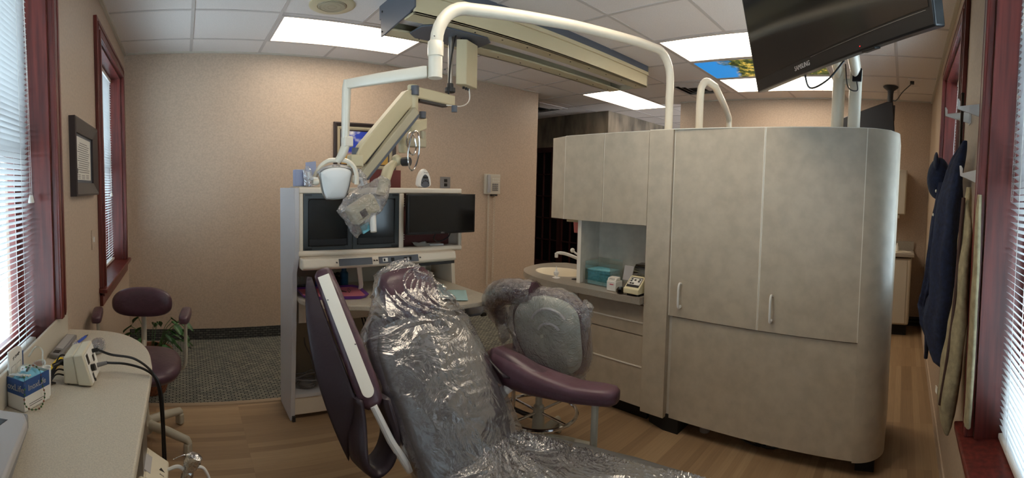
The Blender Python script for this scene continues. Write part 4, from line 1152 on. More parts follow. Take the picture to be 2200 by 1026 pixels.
t = thing('blue_bottle', 'short blue bottle in the console bay just left of the dark clump', 'bottle', (.83, 2.74, .7605))
MB().lathe((.83, 2.74, .7605), [(.02, 0), (.022, .004), (.022, .07), (.012, .085), (.012, .10)], 16).build('bottle', mat('blue_bottle', (24, 60, 130), .35), t)
for k in range(4):
    tag(MB().lathe((.665 + k * .032, 2.76, .7805), [(.012, 0), (.012, .05), (.009, .056)], 12).build('glass_jar', 'acryl'), 'small clear glass jar in the dark rack at the left end of the console bay', 'jar', 'clear jars in the dark rack')
tag(MB().bx(.648, .775, 2.74, 2.78, .7605, .78).build('jar_rack', 'dark'), 'low dark rack holding small clear jars at the left end of the console bay', 'rack')
tag(MB().bx(1.50, 1.60, 2.68, 2.74, .7605, .83).build('supply_box', 'wplastic', bevel=.003), 'white box at the right end of the console bay with a smaller box on it', 'box')
tag(MB().bx(1.51, 1.57, 2.68, 2.73, .8305, .865).build('supply_box', 'beigeplain', bevel=.003), 'small beige box lying on top of the white box in the console bay', 'box')
tag(MB().lathe((1.42, 2.68, .7605), [(.026, 0), (.026, .06), (.02, .064)], 18).build('supply_jar', 'sink'), 'short ivory jar just left of the white box in the console bay', 'jar')
tag(MB().lathe((1.36, 2.74, .7605), [(.024, 0), (.024, .075), (.018, .082)], 18).build('supply_jar', 'wplastic'), 'taller white jar behind the short ivory jar in the console bay', 'jar')
tag(MB().cyl((1.53, 2.68, .876), (1.585, 2.665, .876), .009).build('paste_tube', 'dark'), 'small dark tube lying on the beige box in the console bay', 'tube')
tag(MB().ell((1.50, 2.61, .776), (.03, .02, .014), 12, 8).build('cotton_roll', 'wplastic'), 'white cotton roll on the surface in front of the white box in the bay', 'cotton roll')

def cloth_sheet(name, m, fn, nu, nv, label, cat, solid=.0012, group=None):
    o = MB().grid(fn, nu, nv).build(name, m, solid=solid, ang=80)
    return tag(o, label, cat, group)
def bib(x0, y0, ux, uy, vx, vy, ph):
    def fn(u, v):
        x = x0 + ux * u + vx * v; y = y0 + uy * u + vy * v
        z = .7635 + .016 * max(0, math.sin((u * 1.3 + ph) * PI)) * (1 - v) + .004 * (1 + nz((u * 3, v * 3, ph)))
        return Vector((x, y, z))
    return fn
cloth_sheet('paper_bib', 'mint', bib(1.29, 2.20, .20, -.13, .14, .22, .1), 16, 12, 'pale blue folded bib lying at the front of the console surface', 'bib')
cloth_sheet('paper_bib', 'mint', bib(1.43, 2.42, .10, -.06, .07, .14, .6), 12, 10, 'smaller pale blue bib lying behind the front one on the console', 'bib')

# cables and bag in lower bay
t = thing('cable_coil', 'loose grey cables coiled on the lower shelf of the white console', 'cable', (.76, 2.70, .156))
mb = MB()
for k in range(5):
    mb.tube([(.74 + (.05 + .012 * k) * math.cos(a_ * PI / 12), 2.70 + (.05 + .006 * k) * math.sin(a_ * PI / 12), .163 + .012 * k + .05 * max(0, math.sin(a_ * PI / 12 + k)) * (k % 2 + .3)) for a_ in range(24)], .0038, 6, closed=True)
mb.build('cable', 'grey', t)
MB().tube(spline([(.80, 2.72, .20), (.78, 2.74, .32), (.76, 2.80, .38), (.76, 2.83, .42)], 6), .004, 6).build('cable', 'grey', t)
t = thing('white_canister', 'white rounded canister with a dark seam on the lower console shelf', 'canister', (.97, 2.71, .156))
MB().lathe((.96, 2.71, .156), [(.09, 0), (.10, .01), (.10, .06), (.092, .066), (.10, .07), (.10, .10), (.07, .15), (.01, .165)], 32).build('canister_body', 'wplastic', t)
MB().tube([(.96 + .1005 * math.cos(a_ * PI / 20), 2.71 + .1005 * math.sin(a_ * PI / 20), .222) for a_ in range(40)], .003, 5, closed=True).build('seam_band', 'dark', t)
t = thing('cable_coil', 'black cables hanging behind the dental chair in the console bay', 'cable', (1.02, 2.74, .156))
MB().tube(spline([(1.13, 2.80, .60), (1.14, 2.75, .50), (1.17, 2.74, .40), (1.12, 2.76, .30), (1.10, 2.76, .19), (1.14, 2.78, .165)], 6), .005, 6).tube(spline([(1.10, 2.80, .58), (1.16, 2.76, .52), (1.12, 2.74, .44), (1.15, 2.74, .38)], 6), .005, 6).build('cable', 'black', t)

# on top of the console
zt = 1.392
t = thing('timer', 'white egg shaped timer with grey keypad standing on the console top', 'timer', (1.545, 2.68, zt))
def egg(sc_, y, z0=0.0):
    pts = []
    for k in range(24):
        a_ = 2 * PI * k / 24
        x = math.cos(a_) * .060 * (1 - .22 * (1 + math.sin(a_)) / 2) ; z = .030 + math.sin(a_) * (.098 if math.sin(a_) > 0 else .030)
        pts.append(Vector((1.545 + x * sc_, y, zt + z0 + .002 + z * sc_)))
    return pts
MB().rings([egg(.8, 2.71, .004), egg(1, 2.70), egg(1, 2.68), egg(.9, 2.668, .003)]).build('housing', 'wplastic', t, ang=60)
MB().rings([[Vector((1.548 + (p.x - 1.545) * .62, 2.667, zt + .004 + (p.z - zt) * .68)) for p in egg(1, 0)], [Vector((1.548 + (p.x - 1.545) * .60, 2.664, zt + .004 + (p.z - zt) * .66)) for p in egg(1, 0)]]).build('keypad', 'slate', t)
MB().bx(1.53, 1.566, 2.660, 2.665, zt + .066, zt + .078).build('display', 'black', t)
for k in range(5):
    a_ = R_(20 + 35 * k); MB().ell((1.548 + .026 * math.cos(a_), 2.663, zt + .028 + .022 * math.sin(a_)), (.006, .003, .005), 8, 6).build('button', 'dark', t)
text('lettering', 'Timer', .014, 'ink', t, (1.552, 2.6665, zt + .104), (1, 0, 0), (0, 0, 1))
zt += .0062
tag(MB().bx(.655, .720, 2.63, 2.70, zt, zt + .10).build('blue_holder', mat('pale_blue_plastic', (150, 160, 190), .4), bevel=.003), 'pale blue box at the left corner of the console top', 'holder')
tag(MB().ob((.765, 2.68, zt + .075), (.030, 0, .004), (0, .010, 0), (-.004, 0, .073)).build('blue_card', mat('pale_blue_card', (160, 170, 200), .5)), 'taller pale blue card standing beside the blue box on the console top', 'card')
MB().rings(bagrings(interp([((.735, 2.61, zt + .004), .030, .03, (0, 0, 1)), ((.725, 2.61, zt + .04), .022, .025, (0, 0, 1)), ((.71, 2.61, zt + .085), .014, .015, (0, 0, 1)), ((.70, 2.61, zt + .10), .004, .005, (0, 0, 1))], 6), 20, .012, 30)).build('wrapper_bag', mat('silver_bag', (200, 200, 204), .25, .6), ang=70)
tag(bpy.data.objects['wrapper_bag'], 'shiny crumpled silver bag in front of the pale blue box on the console', 'bag')
zt -= .0062
tag(MB().bx(.64, .83, 2.60, 2.72, zt, zt + .006).build('flat_tray', 'beigeplain', bevel=.002), 'thin beige mat under the pale blue box on the console top', 'mat')
t = thing('red_board', 'dark red folder standing on the console top behind the x-ray head', 'folder', (1.33, 2.80, zt))
MB().ob((1.315, 2.80, zt + .060), (.115, 0, 0), (0, .004, .0), (0, 0, .059)).build('cover', 'red', t, bevel=.002)
MB().ob((1.315, 2.806, zt + .058), (.110, 0, 0), (0, .003, .0), (0, 0, .057)).build('pages', 'paper', t)

# ------------------------------------------------------------------ things on the walls
def frame_pic(name, label, cat, axis, pos, a0, a1, z0, z1, fw, fm, sgn, depth=.03):
    loc = (pos, (a0 + a1) / 2, z0) if axis == 'x' else ((a0 + a1) / 2, pos, z0)
    t = thing(name, label, cat, loc)
    def B(mb, n0, n1, s0, s1, q0, q1):
        u0, u1 = sorted((pos + sgn * n0, pos + sgn * n1))
        if axis == 'x': mb.bx(u0, u1, s0, s1, q0, q1)
        else: mb.bx(s0, s1, u0, u1, q0, q1)
        return mb
    return t, B
t, B = frame_pic('framed_certificate', 'dark wide frame with a printed certificate between the left windows', 'certificate', 'x', XL, 2.04, 2.58, 1.365, 1.735, .05, 'dark', 1)
def mitre(t, P, a0, a1, z0, z1, fw, prof, m):
    """mitred frame: profile list of (inset 0..1, height)"""
    rs = []
    mb = MB()
    loops = []
    for (k, hgt) in prof:
        q = fw * k
        loops.append([P(a0 + q, z0 + q, hgt), P(a1 - q, z0 + q, hgt), P(a1 - q, z1 - q, hgt), P(a0 + q, z1 - q, hgt)])
    return mb.rings(loops, cap=False, closed=False).build('frame', m, t, smooth=False)
M['framed'] = mat('dark_frame', (52, 44, 44), .35)
Pc = lambda s_, z, hh: Vector((XL + hh, s_, z))
mitre(t, Pc, 2.04, 2.58, 1.365, 1.735, .065, [(0, 0), (0, .030), (.15, .034), (1, .016), (1, .002)], 'framed')
B(MB(), .002, .006, 2.10, 2.52, 1.425, 1.675).build('mat_board', 'slate', t)
B(MB(), .006, .0075, 2.14, 2.48, 1.445, 1.655).build('certificate_sheet', 'paper', t)
mb = MB()
for k in range(14):
    zz = 1.625 - k * .011; s0 = 2.17 + .01 * ((k * 7) % 4); s1 = 2.45 - .012 * ((k * 5) % 4)
    if k in (0,): s0, s1 = 2.22, 2.40
    B(mb, .0075, .0078, s0, s1, zz, zz + .0035)
for (s0, z0_) in ((2.16, 1.452), (2.26, 1.45), (2.36, 1.452)):
    for k in range(3): B(mb, .0075, .0078, s0, s0 + .07, z0_ + k * .008, z0_ + k * .008 + .003)
B(mb, .0075, .0078, 2.155, 2.18, 1.475, 1.50)
mb.build('printed_lines', 'ink', t, smooth=False)

t, B = frame_pic('framed_picture', 'framed landscape print with deep blue sky and yellow field on the phone wall', 'picture', 'y', YB, 1.40, 2.04, 1.53, 2.01, .06, 'dark', -1)
Pp = lambda s_, z, hh: Vector((s_, YB - hh, z))
mitre(t, Pp, 1.40, 2.05, 1.54, 2.01, .035, [(0, 0), (0, .028), (.3, .034), (1, .022), (1, .003)], 'framed')
mitre(t, Pp, 1.433, 2.017, 1.573, 1.977, .035, [(0, .015), (.5, .018), (1, .010), (1, .004)], 'xrayd')
mitre(t, Pp, 1.466, 1.984, 1.606, 1.944, .012, [(0, .012), (.5, .014), (1, .008), (1, .004)], 'framed')
B(MB(), .002, .005, 1.475, 1.975, 1.615, 1.935).build('print', 'skypic', t, smooth=False)

t = thing('wall_phone', 'beige wall telephone with keypad and handset on the phone wall', 'telephone', (3.27, YB - .03, 1.31))
Y = YB
MB().bx(3.17, 3.385, Y - .045, Y, 1.335, 1.565).build('base', 'beigeplain', t, bevel=.008)
MB().tube([(3.205, Y - .055, 1.545), (3.195, Y - .075, 1.51), (3.195, Y - .078, 1.42), (3.205, Y - .06, 1.36)], [.022, .020, .018, .022], 12).build('handset', 'lgrey', t)
mb = MB()
for i in range(4):
    for j in range(3): mb.bx(3.265 + j * .03, 3.287 + j * .03, Y - .05, Y - .044, 1.375 + i * .022, 1.391 + i * .022)
mb.build('keypad', 'grey', t, smooth=False)
mb = MB()
for i in range(2):
    for j in range(4): mb.bx(3.265 + j * .027, 3.285 + j * .027, Y - .048, Y - .044, 1.48 + i * .025, 1.493 + i * .025)
mb.build('line_buttons', 'paper', t, smooth=False)
MB().bx(3.27, 3.35, Y - .035, Y - .001, 1.315, 1.336).build('wall_jack', 'dark', t)
def coil(x, z0, z1, r=.011, pitch=.011, rr=.0022):
    pts = []; n = int((z0 - z1) / pitch * 8)
    for k in range(n + 1):
        a_ = k * 2 * PI / 8; pts.append((x + r * math.cos(a_), Y - .03 + r * math.sin(a_), z0 - (z0 - z1) * k / n))
    return pts
MB().tube(coil(3.225, 1.345, .30), .0022, 4).tube(spline([(3.225, Y - .03, .30), (3.235, Y - .03, .26), (3.25, Y - .03, .30)], 4), .0022, 4).tube(coil(3.31, 1.33, .32, pitch=.02), .0022, 4).build('coiled_cord', 'beigeplain', t)
t = thing('wall_outlet', 'grey metal outlet plate with two black sockets right of the timer', 'outlet', (2.65, YB - .006, 1.40))
MB().bx(2.59, 2.715, Y - .008, Y, 1.395, 1.515).build('plate', 'grey', t, bevel=.002)
for z in (1.43, 1.475): MB().bx(2.635, 2.675, Y - .012, Y - .008, z - .016, z + .016).build('socket', 'black', t, bevel=.002)
tag(MB().bx(-.50, -.42, YB - .006, YB, 1.05, 1.17).build('wall_plate', 'wall', bevel=.002), 'small beige blank plate low on the phone wall by the left corner', 'wall plate') if False else None
t = thing('light_switch', 'small pale switch plate on the left wall beside the far window', 'switch', (XL + .003, 2.52, 1.15))
MB().bx(XL, XL + .005, 2.49, 2.56, 1.06, 1.17).build('plate', 'wall', t, bevel=.002)
MB().bx(XL + .005, XL + .011, 2.517, 2.533, 1.10, 1.13).build('toggle', 'wplastic', t)

# ------------------------------------------------------------------ left counter
t = thing('side_counter', 'beige speckled counter with rounded end along the left windows', 'counter', (-.31, .9, .745))
pl = [(-.513, -.26), (-.115, -.26), (-.115, 1.50)] + [(p.x, p.y) for p in spline([(-.118, 1.56, 0), (-.14, 1.70, 0), (-.19, 1.82, 0), (-.27, 1.91, 0), (-.36, 1.945, 0), (-.44, 1.95, 0)], 5)] + [(-.513, 1.95)]
MB().prism([(x, y, .745) for x, y in pl], (0, 0, .035)).build('worktop', 'beigetop', t, bevel=.005)
MB().bx(-.513, -.504, -.26, 1.90, .78, .880).build('backsplash', 'beigeplain', t, bevel=.002)
t = thing('desk_cabinet', 'beige base cabinet with plain end panel under the side counter', 'cabinet', (-.33, .6, 0))
MB().bx(-.505, -.20, -.25, 1.52, .08, .745).build('carcass', 'beigeplain', t)
MB().bx(-.505, -.145, 1.52, 1.545, .0, .745).build('end_panel', 'beigeplain', t, bevel=.002)
MB().bx(-.505, -.24, -.25, 1.52, 0, .08).build('toe_kick', 'blackm', t)

t = thing('electrosurgery_box', 'cream electronic box with plugged black cables on the side counter', 'device', (-.33, 1.43, .78))
for (a_, b_, xa_, xb_, s_) in (('housing', 'xbeige', -.383, -.335, 0), ('front_bezel', 'xbeige', -.335, -.288, .006)):
    f_ = lambda x, z: x - .10 * (z - .785) * 3.0 * (1 if x > -.37 else .0)
    z1_ = .872 + (x_ := 0)
    P = [(xa_, .785), (xb_, .785), (xb_ - (.03 if s_ else .015), .886 if s_ else .879), (xa_ - (.015 if s_ else .0), .879 if s_ else .870)]
    MB().prism([(x, 1.37 - s_, z) for x, z in P], (0, .125 + 2 * s_, 0)).build(a_, M.setdefault('unitcream', mat('unit_cream', (206, 196, 172), .45)), t, bevel=.005)
fx = Vector((-.03, 0, .101)).normalized(); fn_ = Vector((.101, 0, .03)).normalized()
fo = Vector((-.288, 1.37, .785))
def FP(y, h_, o=0.0): return fo + Vector((0, y, 0)) + fx * h_ + fn_ * o
MB().ob(FP(.0625, .052, .0008), (0, .060, 0), fx * .046, fn_ * .0008).build('face_plate', 'paper', t)
for (y, h_, sy_, sh_) in ((.022, .078, .009, .015), (.085, .060, .007, .010), (.03, .02, .006, .009)):
    MB().ob(FP(y, h_, .002), (0, sy_, 0), fx * sh_, fn_ * .0015).build('indicator', 'black', t)
MB().cyl(FP(.035, .045, .001), FP(.035, .045, .014), .011, n=14).build('dial', 'black', t)
MB().cyl(FP(.06, .030, .001), FP(.06, .030, .008), .005, n=10).build('dial', 'grey', t)
MB().cyl(FP(.03, .008, .001), FP(.03, .008, .006), .005, n=10).build('dial', 'dark', t)
MB().cyl(FP(.098, .078, .001), FP(.098, .078, .022), .007, n=12).build('plug', 'black', t)
MB().cyl(FP(.105, .026, .001), FP(.105, .026, .036), .008, .006, n=12).build('plug', 'grey', t)
for y in (1.385, 1.48):
    for x in (-.37, -.30): MB().cyl((x, y, .7802), (x, y, .786), .005, n=10).build('foot', 'blackm', t)
c1 = spline([FP(.098, .078, .02), FP(.098, .078, .02) + Vector((.05, -.03, -.004)), (-.17, 1.47, .838), (-.11, 1.455, .80), (-.082, 1.45, .74), (-.074, 1.445, .60), (-.072, 1.445, .42), (-.09, 1.445, .25)], 8)
tag(MB().tube(c1, .0042, 8).build('power_cable', 'black'), 'thin black cable from the upper plug of the cream box over the counter edge', 'cable')
c2 = spline([FP(.105, .026, .034), (-.20, 1.49, .812), (-.135, 1.475, .80), (-.10, 1.468, .77), (-.086, 1.462, .70), (-.080, 1.462, .55), (-.082, 1.462, .38), (-.10, 1.462, .25)], 8)
tag(MB().tube(c2, .0042, 8).build('power_cable', 'black'), 'thin black cable from the grey lower plug of the cream box over the counter edge', 'cable')

t = thing('cable_tangle', 'tangle of thin black cables on the counter between mask box and cream box', 'cable', (-.42, 1.38, .78))
mb = MB()
for k in range(5):
    o_ = k * .013
    mb.tube(spline([(-.385, 1.40 + o_ * .6, .80 + o_), (-.41, 1.375 + o_, .81 + o_ * .8), (-.43, 1.34 + o_, .786 + o_ * .5), (-.47, 1.33 + o_, .79), (-.45, 1.38 - o_, .784 + .4 * o_), (-.41, 1.37, .785)], 6), .0028, 6)
mb.build('cable', 'black', t)
MB().cyl((-.415, 1.365, .842), (-.386, 1.395, .848), .007).build('plug', 'black', t)

# tissue / mask box
d1 = Vector((.38, .925, 0)).normalized(); d2 = Vector((-.925, .38, 0)).normalized()
bc = Vector((-.442, 1.168, .78))
t = thing('mask_box', 'blue and white open box of pale blue masks with Life lettering on the counter', 'box', tuple(bc + d1 * .055 + d2 * .03))
def BP(u, v_, z): return bc + d1 * u + d2 * v_ + Vector((0, 0, z))
LB, WB, HB = .112, .064, .088
mb = MB()
mb.ob(BP(LB / 2, .001, .022), d1 * (LB / 2), d2 * .001, (0, 0, .0215)).ob(BP(.001, WB / 2, .022), d1 * .001, d2 * (WB / 2), (0, 0, .0215))
mb.ob(BP(LB / 2, WB - .001, HB / 2), d1 * (LB / 2), d2 * .001, (0, 0, HB / 2)).ob(BP(LB - .001, WB / 2, HB / 2), d1 * .001, d2 * (WB / 2), (0, 0, HB / 2)).ob(BP(LB / 2, WB / 2, .002), d1 * (LB / 2), d2 * (WB / 2), (0, 0, .0015))
mb.build('carton', 'paper', t)
MB().ob(BP(LB / 2, .0006, .066), d1 * (LB / 2), d2 * .0012, (0, 0, .022)).ob(BP(.0006, WB / 2, .066), d1 * .0012, d2 * (WB / 2), (0, 0, .022)).build('blue_band', 'blue', t)
text('lettering', 'InoxLife', .024, 'lgrey', t, BP(LB * .5, -.0012, .064), d1, (0, 0, 1))
text('lettering', 'oxLife', .026, 'lgrey', t, BP(-.0012, .030, .064), -d2, (0, 0, 1))
MB().ob(BP(LB * .5, -.0002, .018), d1 * .035, d2 * .0004, (0, 0, .0009)).ob(BP(LB * .45, -.0002, .012), d1 * .028, d2 * .0004, (0, 0, .0009)).build('printed_lines', 'ink', t)
tag(MB().grid(lambda u, v: BP(.006 + u * .100, .004 + v * .056, .078 + .020 * math.sin(PI * u) * math.sin(PI * v) + .006 * nz((u * 5, v * 5, 2))), 14, 10).build('face_mask', 'bluel', solid=.004), 'pale blue pleated masks bulging out of the open blue box', 'mask')
t = thing('safety_glasses', 'clear round safety glasses lying on top of the pale blue masks', 'glasses', tuple(BP(.07, .04, .10)))
for (u, v_) in ((.088, .018), (.035, .028)):
    MB().tube([BP(u + .021 * math.cos(a_ * PI / 12), v_ + .019 * math.sin(a_ * PI / 12), .108 + .006 * math.cos(a_ * PI / 12)) for a_ in range(24)], .0016, 6, closed=True).build('rim', 'acryl', t)
    MB().rings([[BP(u + .02 * math.cos(a_ * PI / 12), v_ + .018 * math.sin(a_ * PI / 12), z_) for a_ in range(24)] for z_ in (.108, .110)]).build('lens', 'acryl', t)
MB().tube(spline([BP(.108, .02, .110), BP(.125, .035, .135), BP(.118, .055, .142), BP(.09, .06, .12)], 6), .0028, 6).build('temple', 'acryl', t)
MB().tube([BP(.028, .012, .108), BP(.045, .020, .110)], .0035, 6).build('nose_bridge', 'black', t)
t = thing('bead_chain', 'green and brown beaded glasses chain hanging down the side of the mask box', 'chain', tuple(BP(.05, -.01, 0)))
pts = spline([BP(.03, .03, .108), BP(.06, .022, .112), BP(.075, .006, .098), BP(.072, -.006, .06), BP(.078, -.010, .03), BP(.065, -.014, .010), BP(.04, -.020, .004), BP(.012, -.012, .010), BP(-.004, -.006, .03), BP(.0, -.004, .06), BP(.01, .006, .097)], 5)
MB().tube(pts, .0007, 5).build('cord', 'dark', t)
for k, p in enumerate(pts[::2]):
    MB().ell(p, (.0028, .0028, .0028), 8, 6).build('bead', 'green' if k % 3 else 'terracotta', t)
for k in range(6):
    t = thing('cotton_swab', 'white cotton swab on the near rim of the open mask box', 'swab', tuple(BP(.01, .03, .09)), 0, 'cotton swabs on the mask box')
    p0 = BP(.004 + .004 * k, .058 - .006 * k, .094 + .0025 * (k % 2)); p1 = BP(.016 + .003 * k, .022 - .004 * k, .094 + .003 * (k % 2))
    MB().cyl(p0, p1, .0013, n=6).build('stick', 'wplastic', t)
    MB().ell(p1, (.003, .003, .003), 8, 6).build('cotton_tip', 'paper', t)
t = thing('small_cup', 'small white cup at the far corner of the mask box', 'cup', (-.413, 1.292, .78))
MB().lathe((-.413, 1.292, .7805), [(.010, 0), (.013, .085), (.014, .087), (.012, .085), (.009, .004), (.001, .003)], 20, cap=False).build('cup_body', 'wplastic', t)
MB().tube([(-.413, 1.292, .79), (-.418, 1.287, .89)], .0015, 6).build('stick', 'wplastic', t)

t = thing('paper_carton', 'white printed carton with a rounded top against the left window', 'carton', (-.478, 1.29, .7805))
pc_ = [(y, z) for y, z in [(1.205, .7815), (1.312, .7815), (1.312, .90), (1.30, .92), (1.275, .93), (1.20, .935)]]
MB().prism([(-.5025, y, z) for y, z in pc_], (.008, 0, 0)).build('carton_body', 'paper', t, bevel=.003)
mb = MB()
for (y0, y1, z0, z1) in ((1.212, 1.245, .85, .885), (1.255, 1.29, .85, .882)):
    mb.bx(-.4948, -.4942, y0, y1, z0, z0 + .001).bx(-.4948, -.4942, y0, y1, z1, z1 + .001).bx(-.4948, -.4942, y0, y0 + .001, z0, z1).bx(-.4948, -.4942, y1, y1 + .001, z0, z1)
mb.build('printed_frame', 'ink', t)
text('lettering', 'YF Orange', .013, 'inkd', t, (-.4942, 1.252, .908), (0, 1, .1), (0, -.1, 1))
MB().bx(-.4948, -.4935, 1.303, 1.311, .86, .905).build('blue_corner', 'blue', t)

tag(MB().ob((-.448, 1.505, .7895), (.004, .055, 0), (.010, -.0007, 0), (0, 0, .009)).build('highlighter', 'yellow', bevel=.004, seg=3), 'thick yellow marker lying between the grey case and the cream box', 'marker')
t = thing('grey_case', 'flat grey wrapped plastic case lying by the backsplash on the side counter', 'case', (-.472, 1.70, .7805))
MB().prism([(-.495, 1.585, .7815), (-.452, 1.575, .7815), (-.446, 1.82, .7815), (-.492, 1.825, .7815)], (0, 0, .016)).build('case_body', 'grey', t, bevel=.003)
MB().prism([(-.485, 1.60, .7976), (-.462, 1.597, .7976), (-.461, 1.625, .7976), (-.484, 1.628, .7976)], (0, 0, .0012)).build('button', 'dark', t)
MB().prism([(-.488, 1.65, .7976), (-.459, 1.645, .7976), (-.455, 1.81, .7976), (-.486, 1.814, .7976)], (0, 0, .001)).build('lid_panel', 'lgrey', t)
t = thing('pen', 'blue ballpoint pen lying in front of the grey case on the counter', 'pen', (-.432, 1.79, .7805))
MB().tube([(-.438, 1.71, .7865), (-.413, 1.835, .7865)], .0055, 10).build('barrel', 'bluepen', t)
MB().tube([(-.413, 1.835, .7865), (-.408, 1.858, .7865)], [.005, .0015], 10).build('tip', 'dark', t)
MB().tube([(-.430, 1.75, .7935), (-.420, 1.80, .794)], .0012, 6).build('clip', 'grey', t)
t = thing('clear_wrapper', 'crumpled clear plastic wrapper behind the cream box on the side counter', 'wrapper', (-.40, 1.62, .7805))
MB().rings(bagrings(interp([((-.405, 1.60, .7835), .014, .03, (0, 0, 1)), ((-.405, 1.61, .80), .018, .035, (0, 0, 1)), ((-.405, 1.62, .825), .012, .02, (0, 0, 1)), ((-.405, 1.63, .84), .004, .006, (0, 0, 1))], 5), 24, .010, 40)).build('wrapper_film', 'film2', t, ang=60)
t = thing('computer_mouse', 'grey computer mouse sealed in clear wrap on the side counter', 'mouse', (-.335, 1.695, .7805))
MB().ell((-.335, 1.695, .7985), (.027, .050, .017), 24, 14, e=.85).build('shell', 'slate', t)
MB().rings(bagrings(interp([((-.335, 1.695, .7865), .029, .053, (0, 0, 1)), ((-.335, 1.695, .80), .030, .054, (0, 0, 1)), ((-.335, 1.695, .816), .024, .045, (0, 0, 1)), ((-.335, 1.695, .822), .005, .01, (0, 0, 1))], 4), 24, .004, 50)).build('plastic_wrap', 'film2', t, ang=60)

t = thing('grey_device', 'grey flat machine with dark slot at the near end of the side counter', 'device', (-.44, .90, .78))
MB().prism([(-.484, .70, .786), (-.335, .70, .786), (-.40, 1.085, .786), (-.484, 1.085, .786)], (0, 0, .038)).build('lower_housing', 'grey', t, bevel=.004)
MB().prism([(-.484, .70, .825), (-.330, .70, .825), (-.372, 1.00, .825), (-.392, 1.035, .825), (-.484, 1.035, .825)], (0, 0, .026)).build('upper_housing', 'lgrey', t, bevel=.006)
MB().prism([(-.470, .955, .8512), (-.425, .96, .8512), (-.418, .99, .8512), (-.47, .99, .8512)], (0, 0, .0006)).build('slot', 'black', t)
MB().bx(-.46, -.44, .965, .98, .8518, .854).build('switch', 'wplastic', t)
MB().prism([(-.478, .72, .7802), (-.35, .72, .7802), (-.41, 1.06, .7802), (-.478, 1.06, .7802)], (0, 0, .006)).build('foot', 'blackm', t)

t = thing('curing_unit', 'cream device with a triangle emblem hanging below the side counter edge', 'device', (-.09, 1.33, .44))
ev = Vector((.075, .0, -.052)).normalized(); eo = Vector((0, 1, 0)); es = ev.cross(eo)
if es.z < 0: es = -es
uc = Vector((-.095, 1.32, .56))
MB().ob(uc - es * .03, ev * .048, eo * .085, es * .03).build('housing', M['unitcream'], t, bevel=.008, seg=3)
MB().ob(uc + es * .001 + ev * .004, ev * .036, eo * .068, es * .002).build('raised_face', M['unitcream'], t, bevel=.002)
MB().ob(uc + es * .0015 - ev * .030, ev * .012, eo * .040, es * .003).build('window', 'lgrey', t)
MB().prism([uc + es * .0032 + ev * .016 + eo * .020, uc + es * .0032 + ev * .030 + eo * .008, uc + es * .0032 + ev * .010 + eo * .004], es * .0005).build('triangle_emblem', 'inkd', t)
text('lettering', 'dmc', .009, 'ink', t, uc + es * .0035 + ev * .02 - eo * .012, ev, eo)
MB().bx(-.14, -.125, 1.25, 1.39, .50, .745).build('mounting_bracket', 'alu', t)
t = thing('handpiece', 'handpiece wrapped in crinkled silver foil beside the cream device', 'handpiece', (.005, 1.37, .44))
MB().rings(bagrings(interp([((.03, 1.355, .585), .004, .004, (-.3, 0, -1)), ((.024, 1.357, .580), .024, .020, (-.3, 0, -1)), ((.016, 1.36, .56), .026, .020, (-.3, 0, -1)), ((.004, 1.365, .53), .018, .016, (-.2, 0, -1)), ((-.004, 1.37, .50), .017, .015, (-.2, 0, -1)), ((-.012, 1.372, .44), .014, .013, (-.2, 0, -1))], 5), 18, .006, 60)).build('foil_wrap', 'foil', t, ang=30)
MB().tube(spline([(-.06, 1.36, .535), (-.03, 1.36, .545), (-.008, 1.365, .53)], 6), .006, 8).tube(spline([(.018, 1.365, .54), (.05, 1.37, .53), (.07, 1.38, .47), (.06, 1.38, .40), (.0, 1.36, .42), (-.08, 1.34, .50)], 6), .005, 8).build('hose', 'wplastic', t)
MB().tube(spline([(.02, 1.35, .582), (-.01, 1.345, .590), (-.045, 1.34, .578)], 5), .0012, 5).build('foil_strip', 'foil', t)

# ------------------------------------------------------------------ left stool
def pad(c, rx, ry, rz_, e=.6, M_=None, n=28, m=16): return MB().ell(c, (rx, ry, rz_), n, m, M_, e)
t = thing('operator_stool', 'purple vinyl armed stool with oval back standing by the counter end', 'stool', (-.24, 2.46, 0))
mb = MB()
def cushion(cx, cy, z0, z1, rx, ry, e=2.6, n=40, dome=.012):
    rs = []
    prof = [(.60, z0), (.93, z0 + .002), (1.0, z0 + (z1 - z0) * .35), (1.0, z0 + (z1 - z0) * .6), (.95, z1 - .008), (.84, z1), (.5, z1 + dome * .7), (.02, z1 + dome)]
    for k, z in prof:
        ring = []
        for j in range(n):
            a_ = 2 * PI * j / n; ca, sa = math.cos(a_), math.sin(a_)
            r = 1 / ((abs(ca) ** e + abs(sa) ** e) ** (1 / e))
            ring.append(Vector((cx + rx * k * r * ca, cy + ry * k * r * sa, z)))
        rs.append(ring)
    return MB().rings(rs)
cushion(-.22, 2.36, .44, .505, .195, .225).build('seat', 'vinyl', t, ang=70)
